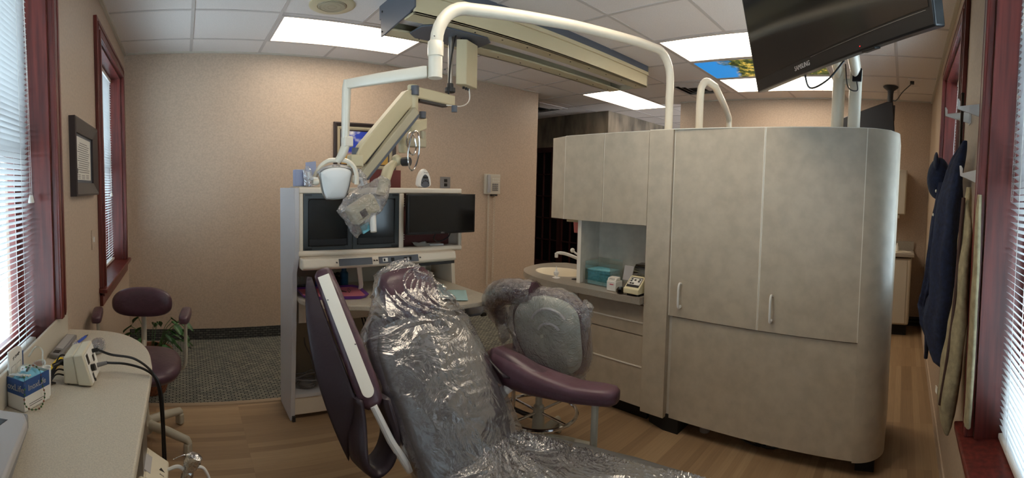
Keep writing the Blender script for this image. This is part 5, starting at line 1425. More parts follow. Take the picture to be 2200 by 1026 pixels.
# back: oval lozenge
mb = MB(); rs = []
for (k, yo) in ((.55, 2.515), (.9, 2.52), (1.0, 2.545), (1.0, 2.565), (.9, 2.585), (.5, 2.59)):
    ring = []
    for j in range(40):
        a_ = 2 * PI * j / 40; ca, sa = math.cos(a_), math.sin(a_); r = 1 / ((abs(ca) ** 2.6 + abs(sa) ** 2.6) ** (1 / 2.6))
        ring.append(Vector((-.24 + .168 * k * r * ca, yo + .06 * (ca * r * k) ** 2 * -.6, .757 + .083 * k * r * sa)))
    rs.append(ring)
mb.rings(rs).build('backrest', 'vinyl', t, ang=70)
MB().tube([(-.24, 2.60, .757), (-.24, 2.62, .66), (-.24, 2.60, .52), (-.24, 2.50, .435)], .016, 10, flat=1.2).build('back_bar', 'stoolgrey', t)
for (x, s_) in ((-.462, -1), (.0, 1)):
    r_ = Matrix.Rotation(R_(-6 * s_), 3, 'Z')
    MB().ell((x, 2.35, .735), (.028, .115, .024), 20, 12, r_, .55).build('armrest', 'vinyl', t)
    MB().tube(spline([(x, 2.36, .715), (x, 2.37, .60), (x - .002 * s_, 2.38, .48), (x - .03 * s_, 2.40, .432), (-.22 + .10 * s_, 2.42, .43)], 5), .009, 8).build('arm_post', 'stoolgrey', t)
MB().lathe((-.24, 2.46, .06), [(.05, 0), (.055, .05), (.035, .08), (.028, .20), (.018, .21), (.018, .375)], 24).build('gas_column', 'stoolgrey', t)
MB().bx(-.34, -.12, 2.32, 2.50, .425, .445).build('seat_plate', 'dark', t, bevel=.004)
for k in range(5):
    a_ = R_(-30 + 72 * k + 2); dx, dy = math.cos(a_), math.sin(a_); r = .275 if k < 2 else .235
    l_ = MB().tube([(-.24 + dx * .03, 2.46 + dy * .03, .105), (-.24 + dx * .15, 2.46 + dy * .15, .098), (-.24 + dx * r, 2.46 + dy * r, .080), (-.24 + dx * (r + .01), 2.46 + dy * (r + .01), .066)], [.026, .024, .020, .016], 12).build('leg', 'stoolgrey', t)
    cx, cy = -.24 + dx * r, 2.46 + dy * r
    MB().bx(cx - .018, cx + .018, cy - .022, cy + .022, .0045, .066, rot=(0, 0, a_)).build('caster', 'stoolgrey', l_, bevel=.008)

# plant in the corner
t = thing('potted_plant', 'green leafy plant in a woven basket on the carpet behind the stool', 'plant', (-.22, 3.1, .004))
MB().lathe((-.24, 3.1, .005), [(.10, 0), (.13, .10), (.145, .27), (.15, .29), (.135, .29), (.12, .24)], 24, cap=False).lathe((-.24, 3.1, .005), [(.10, 0), (.10, .002)], 24).build('basket', 'terracotta', t)
MB().lathe((-.24, 3.1, .225), [(.125, 0), (.125, .01)], 20).build('soil', 'blackm', t)
random.seed(11)
for k in range(26):
    a_ = random.uniform(0, 2 * PI) if k > 8 else random.uniform(-.9, .9); L_ = random.uniform(.10, .22); zt_ = random.uniform(.30, .50); c0 = Vector((-.24 + .05 * math.cos(a_), 3.08 + .05 * math.sin(a_), .24))
    tip = Vector((-.24 + L_ * math.cos(a_) + .02, 3.08 + L_ * math.sin(a_) * .7, zt_))
    st = MB().tube(spline([c0, (c0 + tip) / 2 + Vector((0, 0, .06)), tip], 5), .0022, 5).build('stem', 'green', t)
    out = Vector((math.cos(a_), math.sin(a_), -.55)).normalized(); sd = Vector((-math.sin(a_), math.cos(a_), random.uniform(-.3, .3))).normalized(); ll = random.uniform(.06, .10); ww = ll * .36
    mb = MB()
    mb.grid(lambda u, v, tip=tip, out=out, sd=sd, ll=ll, ww=ww: tip + out * (u * ll) + sd * ((v - .5) * 2 * ww * math.sin(PI * min(1, u * .98 + .02)) ** .7 * (1 - .3 * u)) + Vector((0, 0, .012 * abs(v - .5) * 2 - .02 * u * u)), 7, 4)
    mb.build('leaf', 'green', st, ang=80)

# ------------------------------------------------------------------ patient chair
CO = Vector((.93, 1.2, 0)); ca_ = R_(13)
CR = Vector((math.cos(ca_), math.sin(ca_), 0)); CF = Vector((math.sin(ca_), -math.cos(ca_), 0)); UZ = Vector((0, 0, 1))
def CP(s_, b_, z): return CO + CR * s_ - CF * b_ + UZ * z       # b_: distance behind the seat joint
t = thing('patient_chair', 'reclining dental chair in grey and purple vinyl covered with clear plastic', 'dental chair', tuple(CP(0, -.4, 0)))
CHAIR = t
def slab(path, hw, th, m, name, e=3.2, n=36, parent=None, bulge=0.0, fn=None):
    """cushion along a path of (back, z, halfwidth factor); cross section superellipse"""
    rs = []
    for i, (b_, z, k) in enumerate(path):
        p0 = path[max(i - 1, 0)]; p1 = path[min(i + 1, len(path) - 1)]
        tb, tz = p1[0] - p0[0], p1[1] - p0[1]; l_ = math.hypot(tb, tz); nb, nz_ = tz / l_, -tb / l_
        ring = []
        for j in range(n):
            a_ = 2 * PI * j / n; c_, s_ = math.cos(a_), math.sin(a_); r = 1 / ((abs(c_) ** e + abs(s_) ** e) ** (1 / e))
            x = hw * k * r * c_; d_ = th * min(1, .35 + k) * r * s_
            p = CP(x, b_ - nb * d_, z - nz_ * d_)
            if fn: p = fn(p, i, j)
            ring.append(p)
        rs.append(ring)
    return MB().rings(rs).build(name, m, parent or t, ang=80)
# backrest: grey inner panel and purple edge
slab([(.00, .455, .80), (.03, .50, .97), (.12, .62, 1.0), (.22, .74, 1.0), (.29, .83, .96), (.33, .885, .80), (.34, .90, .4)], .232, .040, 'vinylgrey', 'backrest')
slab([(.035, .455, .85), (.065, .50, 1.0), (.155, .62, 1.04), (.255, .74, 1.04), (.33, .84, 1.0), (.375, .895, .80)], .240, .035, 'vinyld', 'backrest_shell')
slab([(.325, .895, .5), (.335, .91, .85), (.365, .965, 1.0), (.40, 1.02, 1.0), (.425, 1.055, .8), (.43, 1.065, .3)], .135, .042, 'vinyl', 'headrest')
MB().tube([CP(-.03, .40, .86), CP(-.03, .42, .98)], .012, 8).tube([CP(.03, .40, .86), CP(.03, .42, .98)], .012, 8).build('headrest_bar', 'chrome', t)
# seat and legrest
seatp = [(.02, .435, .6), (.0, .45, .9), (-.08, .455, 1.0), (-.25, .465, 1.06), (-.45, .470, 1.06), (-.65, .465, 1.0), (-.85, .44, .95), (-1.05, .40, .88), (-1.2, .375, .78), (-1.24, .37, .4)]
def seat_slab(name, m, hw, th, dz, fn=None, pts=seatp, n=40):
    rs = []
    for i, (b_, z, k) in enumerate(pts):
        ring = []
        for j in range(n):
            a_ = 2 * PI * j / n; c_, s_ = math.cos(a_), math.sin(a_); e = 3.4; r = 1 / ((abs(c_) ** e + abs(s_) ** e) ** (1 / e))
            p = CP(hw * k * r * c_, b_, z + dz + th * r * s_)
            if fn: p = fn(p, j)
            ring.append(p)
        rs.append(ring)
    return MB().rings(rs).build(name, m, t, ang=80)
seat_slab('seat', 'vinylgrey', .265, .045, 0)
seat_slab('seat_base', 'vinyld', .235, .03, -.07, pts=[(b_, z, k) for b_, z, k in seatp[1:-1]])
MB().lathe(CP(0, -.35, 0), [(.20, 0), (.20, .02), (.12, .05), (.10, .30), (.14, .34)], 32).build('pedestal', 'stoolgrey', t)
MB().ob(CP(0, -.40, .02), CR * .28, CF * .45, UZ * .018).build('base_plate', 'stoolgrey', t, bevel=.01)
MB().ob(CP(0, -.25, .355), CR * .20, CF * .35, UZ * .02).build('seat_frame', 'dark', t)
MB().ob(CP(0, .02, .38), CR * .18, CF * .04, UZ * .05).build('hinge', 'dark', t, bevel=.01)
# right arm: lowered, purple sling pad
def armpad(P0, path, n=26):
    rs = []
    for (p, sx, sz, sdv, upv) in path:
        ring = []
        for j in range(n):
            a_ = 2 * PI * j / n; c_, s_ = math.cos(a_), math.sin(a_); e = 3.0; r = 1 / ((abs(c_) ** e + abs(s_) ** e) ** (1 / e))
            ring.append(p + sdv * (sx * r * c_) + upv * (sz * r * s_))
        rs.append(ring)
    return MB().rings(rs)
path = []
for (b_, s_, z, sx, sz) in ((.17, .265, .700, .015, .05), (.14, .275, .690, .040, .072), (.07, .30, .668, .052, .068), (.0, .315, .650, .055, .056), (-.08, .33, .640, .056, .044), (-.18, .345, .632, .055, .034), (-.27, .36, .636, .052, .032), (-.315, .367, .636, .045, .030), (-.335, .37, .635, .025, .020)):
    path.append((CP(s_, b_, z), sx, sz, CR, UZ))
A_ = armpad(None, path).build('armrest', 'vinyl', t, ang=70)
lab(A_, 'lowered purple vinyl armrest on the far side')
path = [(p + UZ * .012 * (1 if i else 0) , sx * 1.03, sz * .75, CR, UZ) for i, (p, sx, sz, _, _) in enumerate(path)]
armpad(None, path).build('armrest_cover', mat('purple_vinyl_light', (94, 62, 72), .4, bump=.15, bscale=30), A_, ang=70)
MB().tube([CP(.30, .06, .64), CP(.27, .10, .60), CP(.22, .13, .55)], .022, 10).build('arm_bracket', 'wplastic', A_)
# flap of the sling running from back to arm
MB().grid(lambda u, v: CP(.225 + .08 * u, .20 - .05 * u - .12 * v, .745 - .02 * u - .08 * v - .02 * math.sin(PI * u) * (1 - v)), 8, 8).build('sling_flap', 'vinyld', A_, solid=.006, ang=80)
MB().tube([CP(.36, -.25, .60), CP(.355, -.25, .40), CP(.20, -.25, .37)], .014, 10).build('arm_post', 'stoolgrey', A_)
# left arm: raised, seen from below with its pale base strip
d0 = CP(-.335, .18, .735); d1_ = CP(-.355, .435, 1.085)   # strip ends
axl = (d1_ - d0).normalized(); nl = (-CP(0, 0, 0) + Vector((0, 0, 0)))
vdir = (Vector((0, 0, CAMH)) - (d0 + d1_) / 2).normalized()
sdl = axl.cross(vdir).normalized(); nl = sdl.cross(axl).normalized()
if nl.dot(vdir) < 0: nl = -nl
sdl = nl.cross(axl)
sdl = -sdl if sdl.dot(CR) < 0 else sdl
L0 = (d1_ - d0).length
def AP(s_, l_, n_): return d0 + sdl * s_ + axl * l_ + nl * n_
rs = []
for (l_, w_, dn) in ((-.035, .02, .02), (-.02, .036, .027), (.05, .043, .03), (L0 * .5, .041, .03), (L0 * .85, .038, .03), (L0 + .01, .034, .028), (L0 + .025, .022, .02)):
    ring = []
    for j in range(24):
        a_ = 2 * PI * j / 24; c_, s_ = math.cos(a_), math.sin(a_); r = 1 / ((abs(c_) ** 3 + abs(s_) ** 3) ** (1 / 3))
        ring.append(AP(w_ * r * c_, l_, -.030 + dn * r * s_))
    rs.append(ring)
B_ = MB().rings(rs).build('armrest', 'vinyl', t, ang=70)
lab(B_, 'raised armrest seen from below with pale base strip')
st = [(-.024, L0 - .005), (.018, L0 - .005)] + [(.020 * math.cos(R_(k)), .022 + .020 * math.sin(R_(k)) * 1.1 - .004) for k in range(0, -181, -20)]
MB().prism([AP(x, l_, .0005) for x, l_ in st], nl * .003).build('base_strip', mat('arm_strip', (250, 244, 230), .3), B_, bevel=.001)
for (x, l_) in ((-.018, L0 * .78), (.016, L0 * .38)):
    MB().lathe(AP(x, l_, .004), [(.003, 0), (.003, .002)], 8).build('screw', 'dark', B_)
# hanging vinyl sling on the outer side: broad drooping loop of upholstery
def loop_sheet(u, v):
    # u across from strip edge to outside, v along
    top = AP(-.045, L0 * (1 - v) - .01 + .02, -.02)
    droop = math.sin(PI * min(1, v * .98)) ** .8
    q = top + Vector((0, 0, 0)) - CR * (.055 * droop * math.sin(u * PI * .5) + .012 * u) + Vector((0, 0, -1)) * (.20 * v ** 1.3 * u) + CF * (-.01 * u)
    return q
MB().grid(loop_sheet, 12, 18).build('side_sling', 'vinyld', B_, solid=.012, ang=80)
pts_ = [AP(-.045, .02, -.025), AP(-.052, -.02, -.03) - UZ * .03, CP(-.385, .17, .575), CP(-.37, .17, .525), CP(-.335, .17, .505), CP(-.295, .16, .53), CP(-.27, .16, .58), CP(-.275, .16, .64), AP(.035, -.01, -.03)]
rs = []
sp_ = spline(pts_, 5)
for i, p in enumerate(sp_):
    k = i / (len(sp_) - 1); w_ = .040 + .012 * math.sin(PI * k); tt = (sp_[min(i + 1, len(sp_) - 1)] - sp_[max(i - 1, 0)]).normalized()
    fwd = -CF; nn_ = tt.cross(fwd).normalized()
    rs.append([p + fwd * w_ * c_ + nn_ * .010 * s_ for c_, s_ in ((1, 0), (.9, .8), (.3, 1), (-.3, 1), (-.9, .8), (-1, 0), (-.9, -.8), (-.3, -1), (.3, -1), (.9, -.8))])
MB().rings(rs).build('lower_loop', 'vinyld', B_, ang=80)
MB().tube([AP(.0, -.03, -.01), CP(-.29, .13, .60), CP(-.24, .09, .50)], [.012, .013, .013], 10).build('arm_bracket', 'wplastic', B_)

# clear plastic cover over back and head
def crease(u, v, s=0.0):
    """thin folds on a sheet with surface coordinates u, v in metres"""
    th = 1.3 * noise.noise(Vector((u * 2.2, v * 2.2, s))) + .9
    ct_, st_ = math.cos(th), math.sin(th)
    a_, b_ = u * ct_ + v * st_, -u * st_ + v * ct_
    n1 = 1 - abs(noise.noise(Vector((a_ * 13, b_ * 3.0, 3 + s)))) * 2
    n2 = 1 - abs(noise.noise(Vector((a_ * 5 - b_ * 24, a_ * 5, 9 + s)))) * 2
    n3 = 1 - abs(noise.noise(Vector((u * 30, v * 12, 5 + s)))) * 2
    m_ = .35 + .65 * max(0, min(1, .5 + 1.6 * noise.noise(Vector((u * 3.5, v * 3.5, 20 + s)))))
    return (.009 * max(0, n1) ** 6 + .0035 * max(0, n2) ** 8 + .0012 * max(0, n3) ** 3) * m_
def bag_back(th):
    path = [(-.02, .40, .95), (.0, .46, 1.02), (.05, .53, 1.04), (.11, .61, 1.06), (.17, .68, 1.08), (.22, .745, 1.08), (.27, .80, 1.08), (.31, .85, 1.04), (.335, .90, .92), (.355, .935, .76), (.38, .975, .64), (.40, 1.01, .56), (.42, 1.045, .46), (.43, 1.07, .34), (.435, 1.085, .2), (.437, 1.088, .04)]
    fine = []
    for i in range(len(path) - 1):
        for k in range(11):
            f_ = k / 11; a_, b_ = path[i], path[i + 1]; fine.append(tuple(a_[q] + (b_[q] - a_[q]) * f_ for q in range(3)))
    fine.append(path[-1])
    n = 230; rs = []
    for i, (b_, z, k) in enumerate(fine):
        p0 = fine[max(i - 1, 0)]; p1 = fine[min(i + 1, len(fine) - 1)]
        tb, tz = p1[0] - p0[0], p1[1] - p0[1]; l_ = math.hypot(tb, tz); nb, nz_ = tz / l_, -tb / l_
        ring = []
        for j in range(n):
            a_ = 2 * PI * j / n; c_, s_ = math.cos(a_), math.sin(a_); e = 2.6; r = 1 / ((abs(c_) ** e + abs(s_) ** e) ** (1 / e))
            x = .245 * k * r * c_; d_ = th * min(1, .45 + k * .6) * r * s_
            p = CP(x, b_ - nb * d_ + .02, z - nz_ * d_)
            dirv = (CR * c_ + (-(-CF * nb + UZ * nz_)) * s_)
            l__ = z * 1.2 + (.10 if z > .88 else 0)
            am = .45 + .55 * max(0, min(1, (z - .58) / .2)) + 1.5 * max(0, min(1, (z - .80) / .12))
            ring.append(p + dirv * crease(x + (.6 if s_ < 0 else 0), l__) * am)
        rs.append(ring)
    return rs
MB().rings(bag_back(.078), cap=False).build('back_cover', 'film', t, ang=180)
# plastic over the seat
def seatbag(u, v):
    b_ = .02 - 1.0 * v
    # interpolate seat path height
    zz = .43
    for i in range(len(seatp) - 1):
        if seatp[i + 1][0] <= b_ <= seatp[i][0] and seatp[i][0] != seatp[i + 1][0]:
            f_ = (b_ - seatp[i][0]) / (seatp[i + 1][0] - seatp[i][0]); zz = seatp[i][1] + f_ * (seatp[i + 1][1] - seatp[i][1])
    s_ = (u - .5) * 2; e_ = min(1, abs(s_)) ** 5
    p = CP(s_ * .288, b_, zz + .060 - .10 * e_)
    h_ = crease(s_ * .29 + 4, b_ * 1.0, 7) * 1.5
    return p + UZ * h_
MB().grid(seatbag, 150, 230).build('seat_cover', 'film', t, ang=180)

# ------------------------------------------------------------------ assistant stool
t = thing('assistant_stool', 'purple assistant stool with plastic wrapped curved body rest by the drawers', 'stool', (1.66, 1.68, 0))
cushion(1.62, 1.69, .47, .535, .21, .245).build('seat', 'vinyl', t, ang=70)
MB().lathe((1.66, 1.66, .05), [(.05, 0), (.055, .05), (.035, .08), (.028, .22), (.018, .23), (.018, .42)], 24).build('gas_column', 'stoolgrey', t)
MB().lathe((1.66, 1.66, .24), [(.19, 0), (.19, .014)], 32).build('foot_plate', 'stoolgrey', t) if False else None
MB().tube([(1.66 + .20 * math.cos(a_ * PI / 20), 1.66 + .20 * math.sin(a_ * PI / 20), .24) for a_ in range(40)], .010, 8, closed=True).build('foot_ring', 'chrome', t)
MB().tube([(1.47, 1.66, .24), (1.85, 1.66, .24)], .007, 8).tube([(1.66, 1.47, .24), (1.66, 1.85, .24)], .007, 8).build('ring_spoke', 'chrome', t)
for k in range(5):
    a_ = R_(20 + 72 * k); dx, dy = math.cos(a_), math.sin(a_); r = .27
    l_ = MB().tube([(1.66 + dx * .03, 1.66 + dy * .03, .10), (1.66 + dx * .15, 1.66 + dy * .15, .095), (1.66 + dx * r, 1.66 + dy * r, .078)], [.024, .022, .018], 12).build('leg', 'stoolgrey', t)
    cx, cy = 1.66 + dx * r, 1.66 + dy * r
    MB().bx(cx - .016, cx + .016, cy - .02, cy + .02, .0005, .066, rot=(0, 0, a_)).build('caster', 'stoolgrey', l_, bevel=.008)
MB().tube([(1.62, 1.815, .20), (1.62, 1.815, .60)], .012, 12).build('rest_post', 'chrome', t)
MB().tube([(1.62, 1.815, .21), (1.64, 1.76, .20), (1.66, 1.69, .20)], .012, 10).build('post_bracket', 'dark', t)
# body rest shell: oval in the Y/Z plane, leaning; pale green back, purple rim and pad
sc0 = Vector((1.60, 1.535, .705)); sy1 = Vector((-.18, .98, .0)).normalized(); sz1 = Vector((-.10, -.06, 1)).normalized(); sx1 = sy1.cross(sz1).normalized()
if sx1.x > 0: sx1 = -sx1       # towards the camera
def shell(kk, off, n=48, top=1.0):
    ring = []
    for j in range(n):
        a_ = 2 * PI * j / n; c_, s_ = math.cos(a_), math.sin(a_)
        q_ = 1.0 if c_ > 0 else 1 / ((abs(c_) ** 3.4 + abs(s_) ** 3.4) ** (1 / 3.4))
        yy = .215 * c_ * q_; zz_ = (.185 if s_ > 0 else .210) * s_ * (.5 + .5 * q_)
        e = 1.0 + .12 * c_ * s_
        yy = yy * (1 - .16 * max(0, -c_))
        ring.append(sc0 + sy1 * yy * kk * e + sz1 * zz_ * kk + sx1 * (off - .10 * (1 - kk) * 0 - .16 * (yy * kk) ** 2))
    return ring
MB().rings([shell(.30, .052), shell(.7, .047), shell(.92, .036), shell(.985, .02), shell(.99, .008)]).build('back_shell', 'grn', t, ang=60)
for (k1, z_) in ((.32, .045), (.20, .01)):
    MB().tube([sc0 + sy1 * (.11 * math.cos(R_(d_)) * (k1 / .32) - .03) + sz1 * (.10 * math.sin(R_(d_)) * (k1 / .32) + z_ - .01) + sx1 * .049 for d_ in range(20, 150, 12)], .007, 8).build('shell_rib', 'wplastic', t)
MB().rings([shell(.99, .010), shell(1.10, .004), shell(1.14, -.02), shell(1.10, -.05), shell(.9, -.062), shell(.3, -.066)]).build('pad', 'vinyl', t, ang=70)
# curved arm pad sweeping to the left
pp = spline([(1.575, 1.62, .885), (1.55, 1.74, .875), (1.55, 1.86, .845), (1.58, 1.945, .785), (1.62, 1.955, .71), (1.645, 1.92, .655)], 5)
MB().tube(pp, [.028 + .028 * math.sin(PI * min(1, .15 + .85 * i / (len(pp) - 1))) ** .6 for i in range(len(pp))], 18, flat=1.15).build('arm_pad', 'vinyl', t, ang=80)
MB().tube([(1.64, 1.93, .67), (1.63, 1.86, .62), (1.62, 1.815, .60)], .012, 10).build('arm_stem', 'chrome', t)
# plastic wrap on it
rs = []
for i, p in enumerate(pp):
    k = i / (len(pp) - 1); tt = (pp[min(i + 1, len(pp) - 1)] - pp[max(i - 1, 0)]).normalized(); u_ = tt.orthogonal().normalized(); u_ = (Vector((1, 0, .2)) - tt * Vector((1, 0, .2)).dot(tt)).normalized(); v_ = tt.cross(u_)
    r = .040 + .028 * math.sin(PI * min(1, .15 + .85 * k)) ** .6
    rs.append([p + (u_ * math.cos(2 * PI * j / 30) * 1.1 + v_ * math.sin(2 * PI * j / 30)) * (r + .008 * nz((p.x * 9, p.y * 9 + j * .5, k * 16), 1.3)) for j in range(30)])
MB().rings(rs, cap=False).build('arm_wrap', 'film2', t, ang=180)
MB().rings([[p + sx1 * (.012 + .018 * (nz(p, 12) + .3)) + sz1 * .012 * nz(p, 20, 3) for p in shell(k_, o_, 72)] for k_, o_ in ((.05, .062), (.3, .062), (.5, .058), (.7, .055), (.85, .05), (.95, .04), (1.08, .03), (1.16, .01), (1.19, -.03), (1.14, -.06))], cap=False).build('shell_wrap', 'film2', t, ang=180)
q0 = sc0 + sy1 * -.20 + sz1 * .12
MB().rings(bagrings(interp([((q0.x, q0.y, q0.z + .07), .012, .010, (0, 0, -1)), ((q0.x, q0.y - .01, q0.z + .04), .030, .028, (0, 0, -1)), ((q0.x, q0.y - .01, q0.z - .02), .018, .020, (0, 0, -1)), ((q0.x, q0.y + .0, q0.z - .09), .008, .008, (0, 0, -1))], 6), 20, .016, 30)).build('wrap_tuft', 'film2', t, ang=60)
q0 = sc0 + sy1 * -.14 + sz1 * -.23
MB().rings(bagrings(interp([((q0.x, q0.y, q0.z + .05), .035, .045, (0, 0, -1)), ((q0.x, q0.y, q0.z + .0), .042, .060, (0, 0, -1)), ((q0.x, q0.y, q0.z - .05), .030, .035, (0, 0, -1)), ((q0.x, q0.y, q0.z - .09), .012, .016, (0, 0, -1)), ((q0.x, q0.y, q0.z - .12), .003, .003, (0, 0, -1))], 7), 30, .022, 28)).build('wrap_tuft', 'film2', t, ang=60)
MB().rings(bagrings(interp([((1.63, 1.93, .68), .045, .040, (0, 0, -1)), ((1.625, 1.915, .64), .050, .045, (0, 0, -1)), ((1.62, 1.90, .59), .030, .032, (0, 0, -1)), ((1.615, 1.90, .54), .010, .014, (0, 0, -1))], 7), 26, .014, 28)).build('wrap_tuft', 'film2', t, ang=60)

# ------------------------------------------------------------------ coats and hooks on the right wall
def coat(name, label, cat, rings_, m, amp=.012, fr=18, n=44, parent=None):
    rs = []
    fine = []
    for i in range(len(rings_) - 1):
        for k in range(6):
            f_ = k / 6; fine.append(tuple(rings_[i][q] + (rings_[i + 1][q] - rings_[i][q]) * f_ for q in range(5)))
    fine.append(rings_[-1])
    for (z, cx, cy, rx, ry) in fine:
        ring = []
        for j in range(n):
            a_ = 2 * PI * j / n; c_, s_ = math.cos(a_), math.sin(a_); e = 2.3; r = 1 / ((abs(c_) ** e + abs(s_) ** e) ** (1 / e))
            f_ = 1 + .16 * math.sin(a_ * 5 + z * 2.5 + cx) * min(1, ry / .04) + .10 * math.sin(a_ * 9 - z * 4)
            p = Vector((cx + rx * r * c_, cy + ry * r * s_ * f_, z))
            k = nz((p.x, p.y, p.z * .35), fr) * amp
            p.y = max(p.y + k, YR + .012)
            ring.append(p)
        rs.append(ring)
    o_ = MB().rings(rs).build(name, m, parent, ang=80)
    if parent is None: tag(o_, label, cat)
    return o_
t = thing('navy_coat', 'long navy blue coat hanging from the upper wall hook by the far right window', 'coat', (1.93, -.18, .75))
coat('coat_body', '', '', [(1.66, 1.80, -.215, .010, .008), (1.62, 1.82, -.210, .035, .016), (1.54, 1.86, -.195, .085, .032), (1.42, 1.90, -.185, .13, .045), (1.20, 1.92, -.180, .14, .052), (1.0, 1.94, -.175, .15, .055), (.92, 1.99, -.170, .19, .060), (.82, 1.97, -.175, .15, .050), (.76, 1.90, -.19, .08, .032), (.73, 1.88, -.20, .03, .01)], 'navy', parent=t)
coat('sleeve', '', '', [(1.50, 1.98, -.165, .03, .02), (1.35, 2.02, -.155, .05, .03), (1.15, 2.06, -.145, .055, .032), (1.0, 2.14, -.135, .06, .036), (.92, 2.22, -.125, .055, .034), (.84, 2.18, -.13, .05, .03), (.78, 2.14, -.14, .02, .012)], 'navy', amp=.008, parent=t)
coat('belt_end', '', '', [(.86, 2.03, -.13, .03, .012), (.78, 2.03, -.13, .022, .010), (.71, 2.06, -.13, .015, .008)], 'navy', amp=.003, parent=t)
for (x_, y_, z_) in ((1.93, -.128, 1.46), (1.94, -.122, 1.36)):
    MB().ell((x_, y_, z_), (.007, .004, .007), 10, 6).build('button', 'sink', t)
t = thing('navy_hat', 'dark navy hat hanging behind the navy coat at the window edge', 'cap', (2.18, -.14, 1.42))
MB().ell((2.20, -.155, 1.53), (.11, .055, .10), 24, 14).build('crown', 'navy', t)
MB().ell((2.15, -.135, 1.60), (.07, .012, .05), 18, 8).build('brim', 'navy', t)
t = thing('khaki_coat', 'pale khaki lined garment hanging beside the navy coat from the lower hook', 'coat', (1.60, -.2, .62))
coat('garment_body', '', '', [(1.47, 1.635, -.225, .012, .008), (1.43, 1.635, -.225, .03, .012), (1.34, 1.62, -.222, .065, .018), (1.2, 1.61, -.22, .085, .022), (1.0, 1.62, -.212, .10, .028), (.80, 1.66, -.20, .12, .034), (.70, 1.66, -.19, .10, .032), (.63, 1.62, -.19, .05, .02), (.60, 1.60, -.19, .02, .008)], 'khaki', parent=t)
MB().tube(spline([(1.60, -.205, 1.43), (1.575, -.197, 1.30), (1.565, -.190, 1.1), (1.575, -.178, .9), (1.60, -.160, .70)], 8), .007, 8).build('edge_binding', 'brownc', t)
MB().ob((1.68, -.152, .72), (.012, .002, 0), (0, .001, 0), (0, 0, .012)).build('care_tag', 'paper', t)
t = thing('dark_scarf', 'narrow dark strip of fabric hanging nearest the wall beside the khaki garment', 'garment', (1.50, -.235, .66))
coat('strip', '', '', [(1.44, 1.47, -.238, .02, .008), (1.2, 1.455, -.238, .035, .010), (.9, 1.455, -.238, .04, .010), (.70, 1.455, -.238, .035, .010)], 'khaki', amp=.004, parent=t)
def hook(x, z, label, L_=.085):
    t = thing('wall_hook', label, 'hook', (x, YR, z - .05))
    MB().bx(x - .022, x + .022, YR, YR + .006, z - .035, z + .035).build('plate', 'wplastic', t, bevel=.002)
    MB().prism([(x - .004, YR + .006, z + .02), (x - .004, YR + L_, z + .004), (x - .004, YR + L_, z + .016 + .004), (x - .004, YR + L_ + .006, z + .03), (x - .004, YR + L_ + .012, z + .03), (x - .004, YR + L_ + .008, z - .006), (x - .004, YR + .006, z - .03)], (.008, 0, 0)).build('arm', 'wplastic', t, bevel=.001)
hook(1.60, 1.745, 'upper white wall hook nearest the near right window')
hook(1.94, 1.785, 'white wall hook between the upper hook and the far right window', .10)
hook(1.63, 1.515, 'lower white wall hook holding the khaki garment', .06)
t = thing('hanger', 'thin black hanger bar sloping from the upper hook down to the navy coat', 'hanger', (1.75, -.2, 1.63))
MB().tube([(1.62, -.185, 1.80), (1.66, -.19, 1.765), (1.84, -.212, 1.64)], .006, 8).build('bar', 'black', t)

# ------------------------------------------------------------------ rooms beyond
def door_leaf(y0, y1):
    pass
d_ = sobj('door_1', (5.45, 5.0, 0))
mb = MB()
for (y0, y1, z0, z1) in ((4.42, 4.50, .02, 2.10), (5.62, 5.72, .02, 2.10), (5.00, 5.10, .02, 2.10), (4.50, 5.62, 2.02, 2.10), (4.50, 5.62, .02, .22)):
    mb.bx(5.40, 5.458, y0, y1, z0, z1)
mb.build('door_frame', 'mahogd', d_, smooth=False)
mb = MB()
for y in (4.66, 4.83, 5.27, 5.45): mb.bx(5.41, 5.44, y - .008, y + .008, .22, 2.02)
for z in (.58, .94, 1.30, 1.66): mb.bx(5.41, 5.44, 4.5, 5.62, z - .008, z + .008)
mb.build('muntins', 'mahogd', d_, smooth=False)
MB().bx(5.44, 5.456, 4.5, 5.62, .22, 2.02).build('door_pane', 'darkglass', d_, smooth=False)

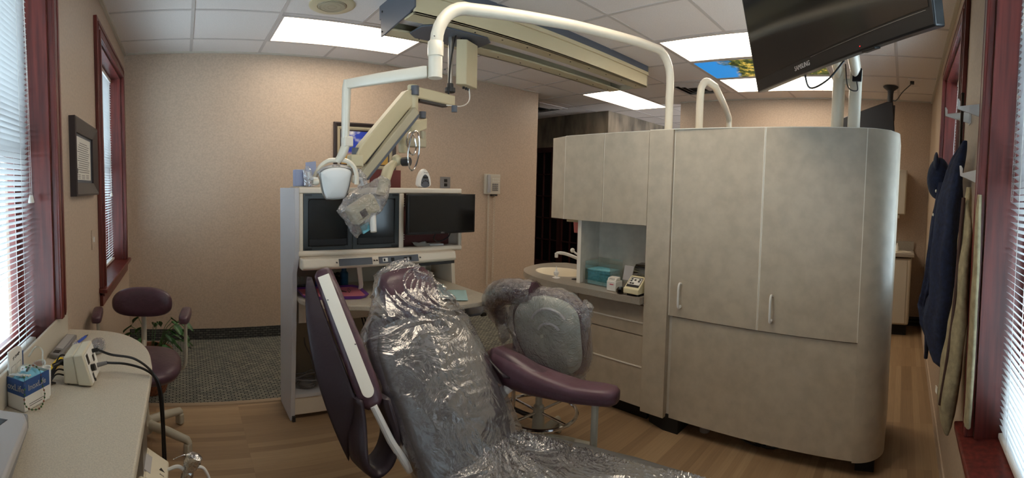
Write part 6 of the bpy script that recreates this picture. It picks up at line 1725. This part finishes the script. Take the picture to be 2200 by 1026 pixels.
t = thing('far_cabinet', 'beige base cabinet with sink in the next room beyond the aisle', 'cabinet', (5.08, .5, 0))
MB().prism([(4.86, -.10, .12), (5.31, -.12, .12), (5.31, 1.4, .12), (4.86, 1.4, .12)], (0, 0, .71)).build('carcass', 'beigeplain', t, bevel=.02)
MB().bx(4.852, 4.860, -.06, .10, .14, .81).build('door', 'beigeplain', t, bevel=.002)
MB().bx(4.852, 4.860, .105, .60, .14, .81).build('door', 'beigeplain', t, bevel=.002)
MB().bx(4.92, 5.31, -.08, 1.4, 0, .12).build('toe_kick', 'blackm', t)
MB().bx(4.83, 5.315, -.13, 1.4, .845, .885).build('worktop', 'counter', t, bevel=.008)
MB().bx(5.29, 5.315, -.13, 1.4, .885, .98).build('backsplash', 'counter', t)
MB().ell((5.05, .06, .886), (.14, .16, .004), 24, 6).build('basin', 'sink', t)
t = thing('soap_bottle', 'small white bottle on the far sink counter past the rounded cabinet', 'bottle', (5.0, .065, .886))
MB().lathe((4.98, .060, .8905), [(.016, 0), (.018, .05), (.010, .07), (.007, .09)], 14).build('bottle', 'wplastic', t)
t = thing('far_wall_cabinet', 'beige wall cabinet in the next room above the far sink', 'cabinet', (5.15, .5, 1.285))
MB().bx(5.0, 5.313, -.012, 1.3, 1.29, 1.78).build('carcass', 'beigeplain', t, bevel=.012)
MB().bx(4.992, 5.0, .0, .45, 1.30, 1.77).build('door', 'beigeplain', t, bevel=.002)
t = thing('towel_dispenser', 'small beige dispenser fixed under the far wall cabinet', 'dispenser', (5.1, .1, 1.22))
MB().bx(5.02, 5.12, .05, .2, 1.245, 1.289).build('housing', 'beigeplain', t, bevel=.006)

t = thing('hanging_monitor', 'dark monitor hanging from a ceiling pole beyond the partition end', 'monitor', (4.70, .3, 1.9))
MB().lathe((4.72, .205, C - .075), [(.03, 0), (.035, .03), (.075, .06), (.08, .0705)], 24).build('ceiling_plate', 'dark', t)
MB().cyl((4.72, .205, C - .07), (4.72, .205, 2.36), .030, n=18).build('pole', 'dark', t)
MB().prism([(4.60, .12, 1.93), (4.60, .68, 1.93), (4.60, .68, 2.24), (4.60, .23, 2.42), (4.60, .17, 2.42)], (.07, 0, 0)).build('housing', 'dark', t, bevel=.01)
MB().bx(4.66, 4.73, .15, .26, 2.25, 2.40).build('bracket', 'dark', t, bevel=.004)
MB().tube(spline([(4.72, .19, 2.46), (4.66, .14, 2.45), (4.6, .08, 2.52), (4.5, -.01, 2.585)], 6), .005, 6).build('cable', 'dark', t)
MB().bx(4.47, 4.51, -.03, .01, 2.575, 2.6).build('cable_box', 'dark', t)
for (x, y) in ((4.41, -.02), (4.68, .0)):
    tag(MB().bx(x - .02, x + .02, y - .09, y + .05, C - .008, C - .0005).build('ceiling_tab', 'ceil', bevel=.002), 'slim pale plate on the ceiling %s the dark cable end' % ('right at' if x < 4.5 else 'just beyond'), 'ceiling plate')
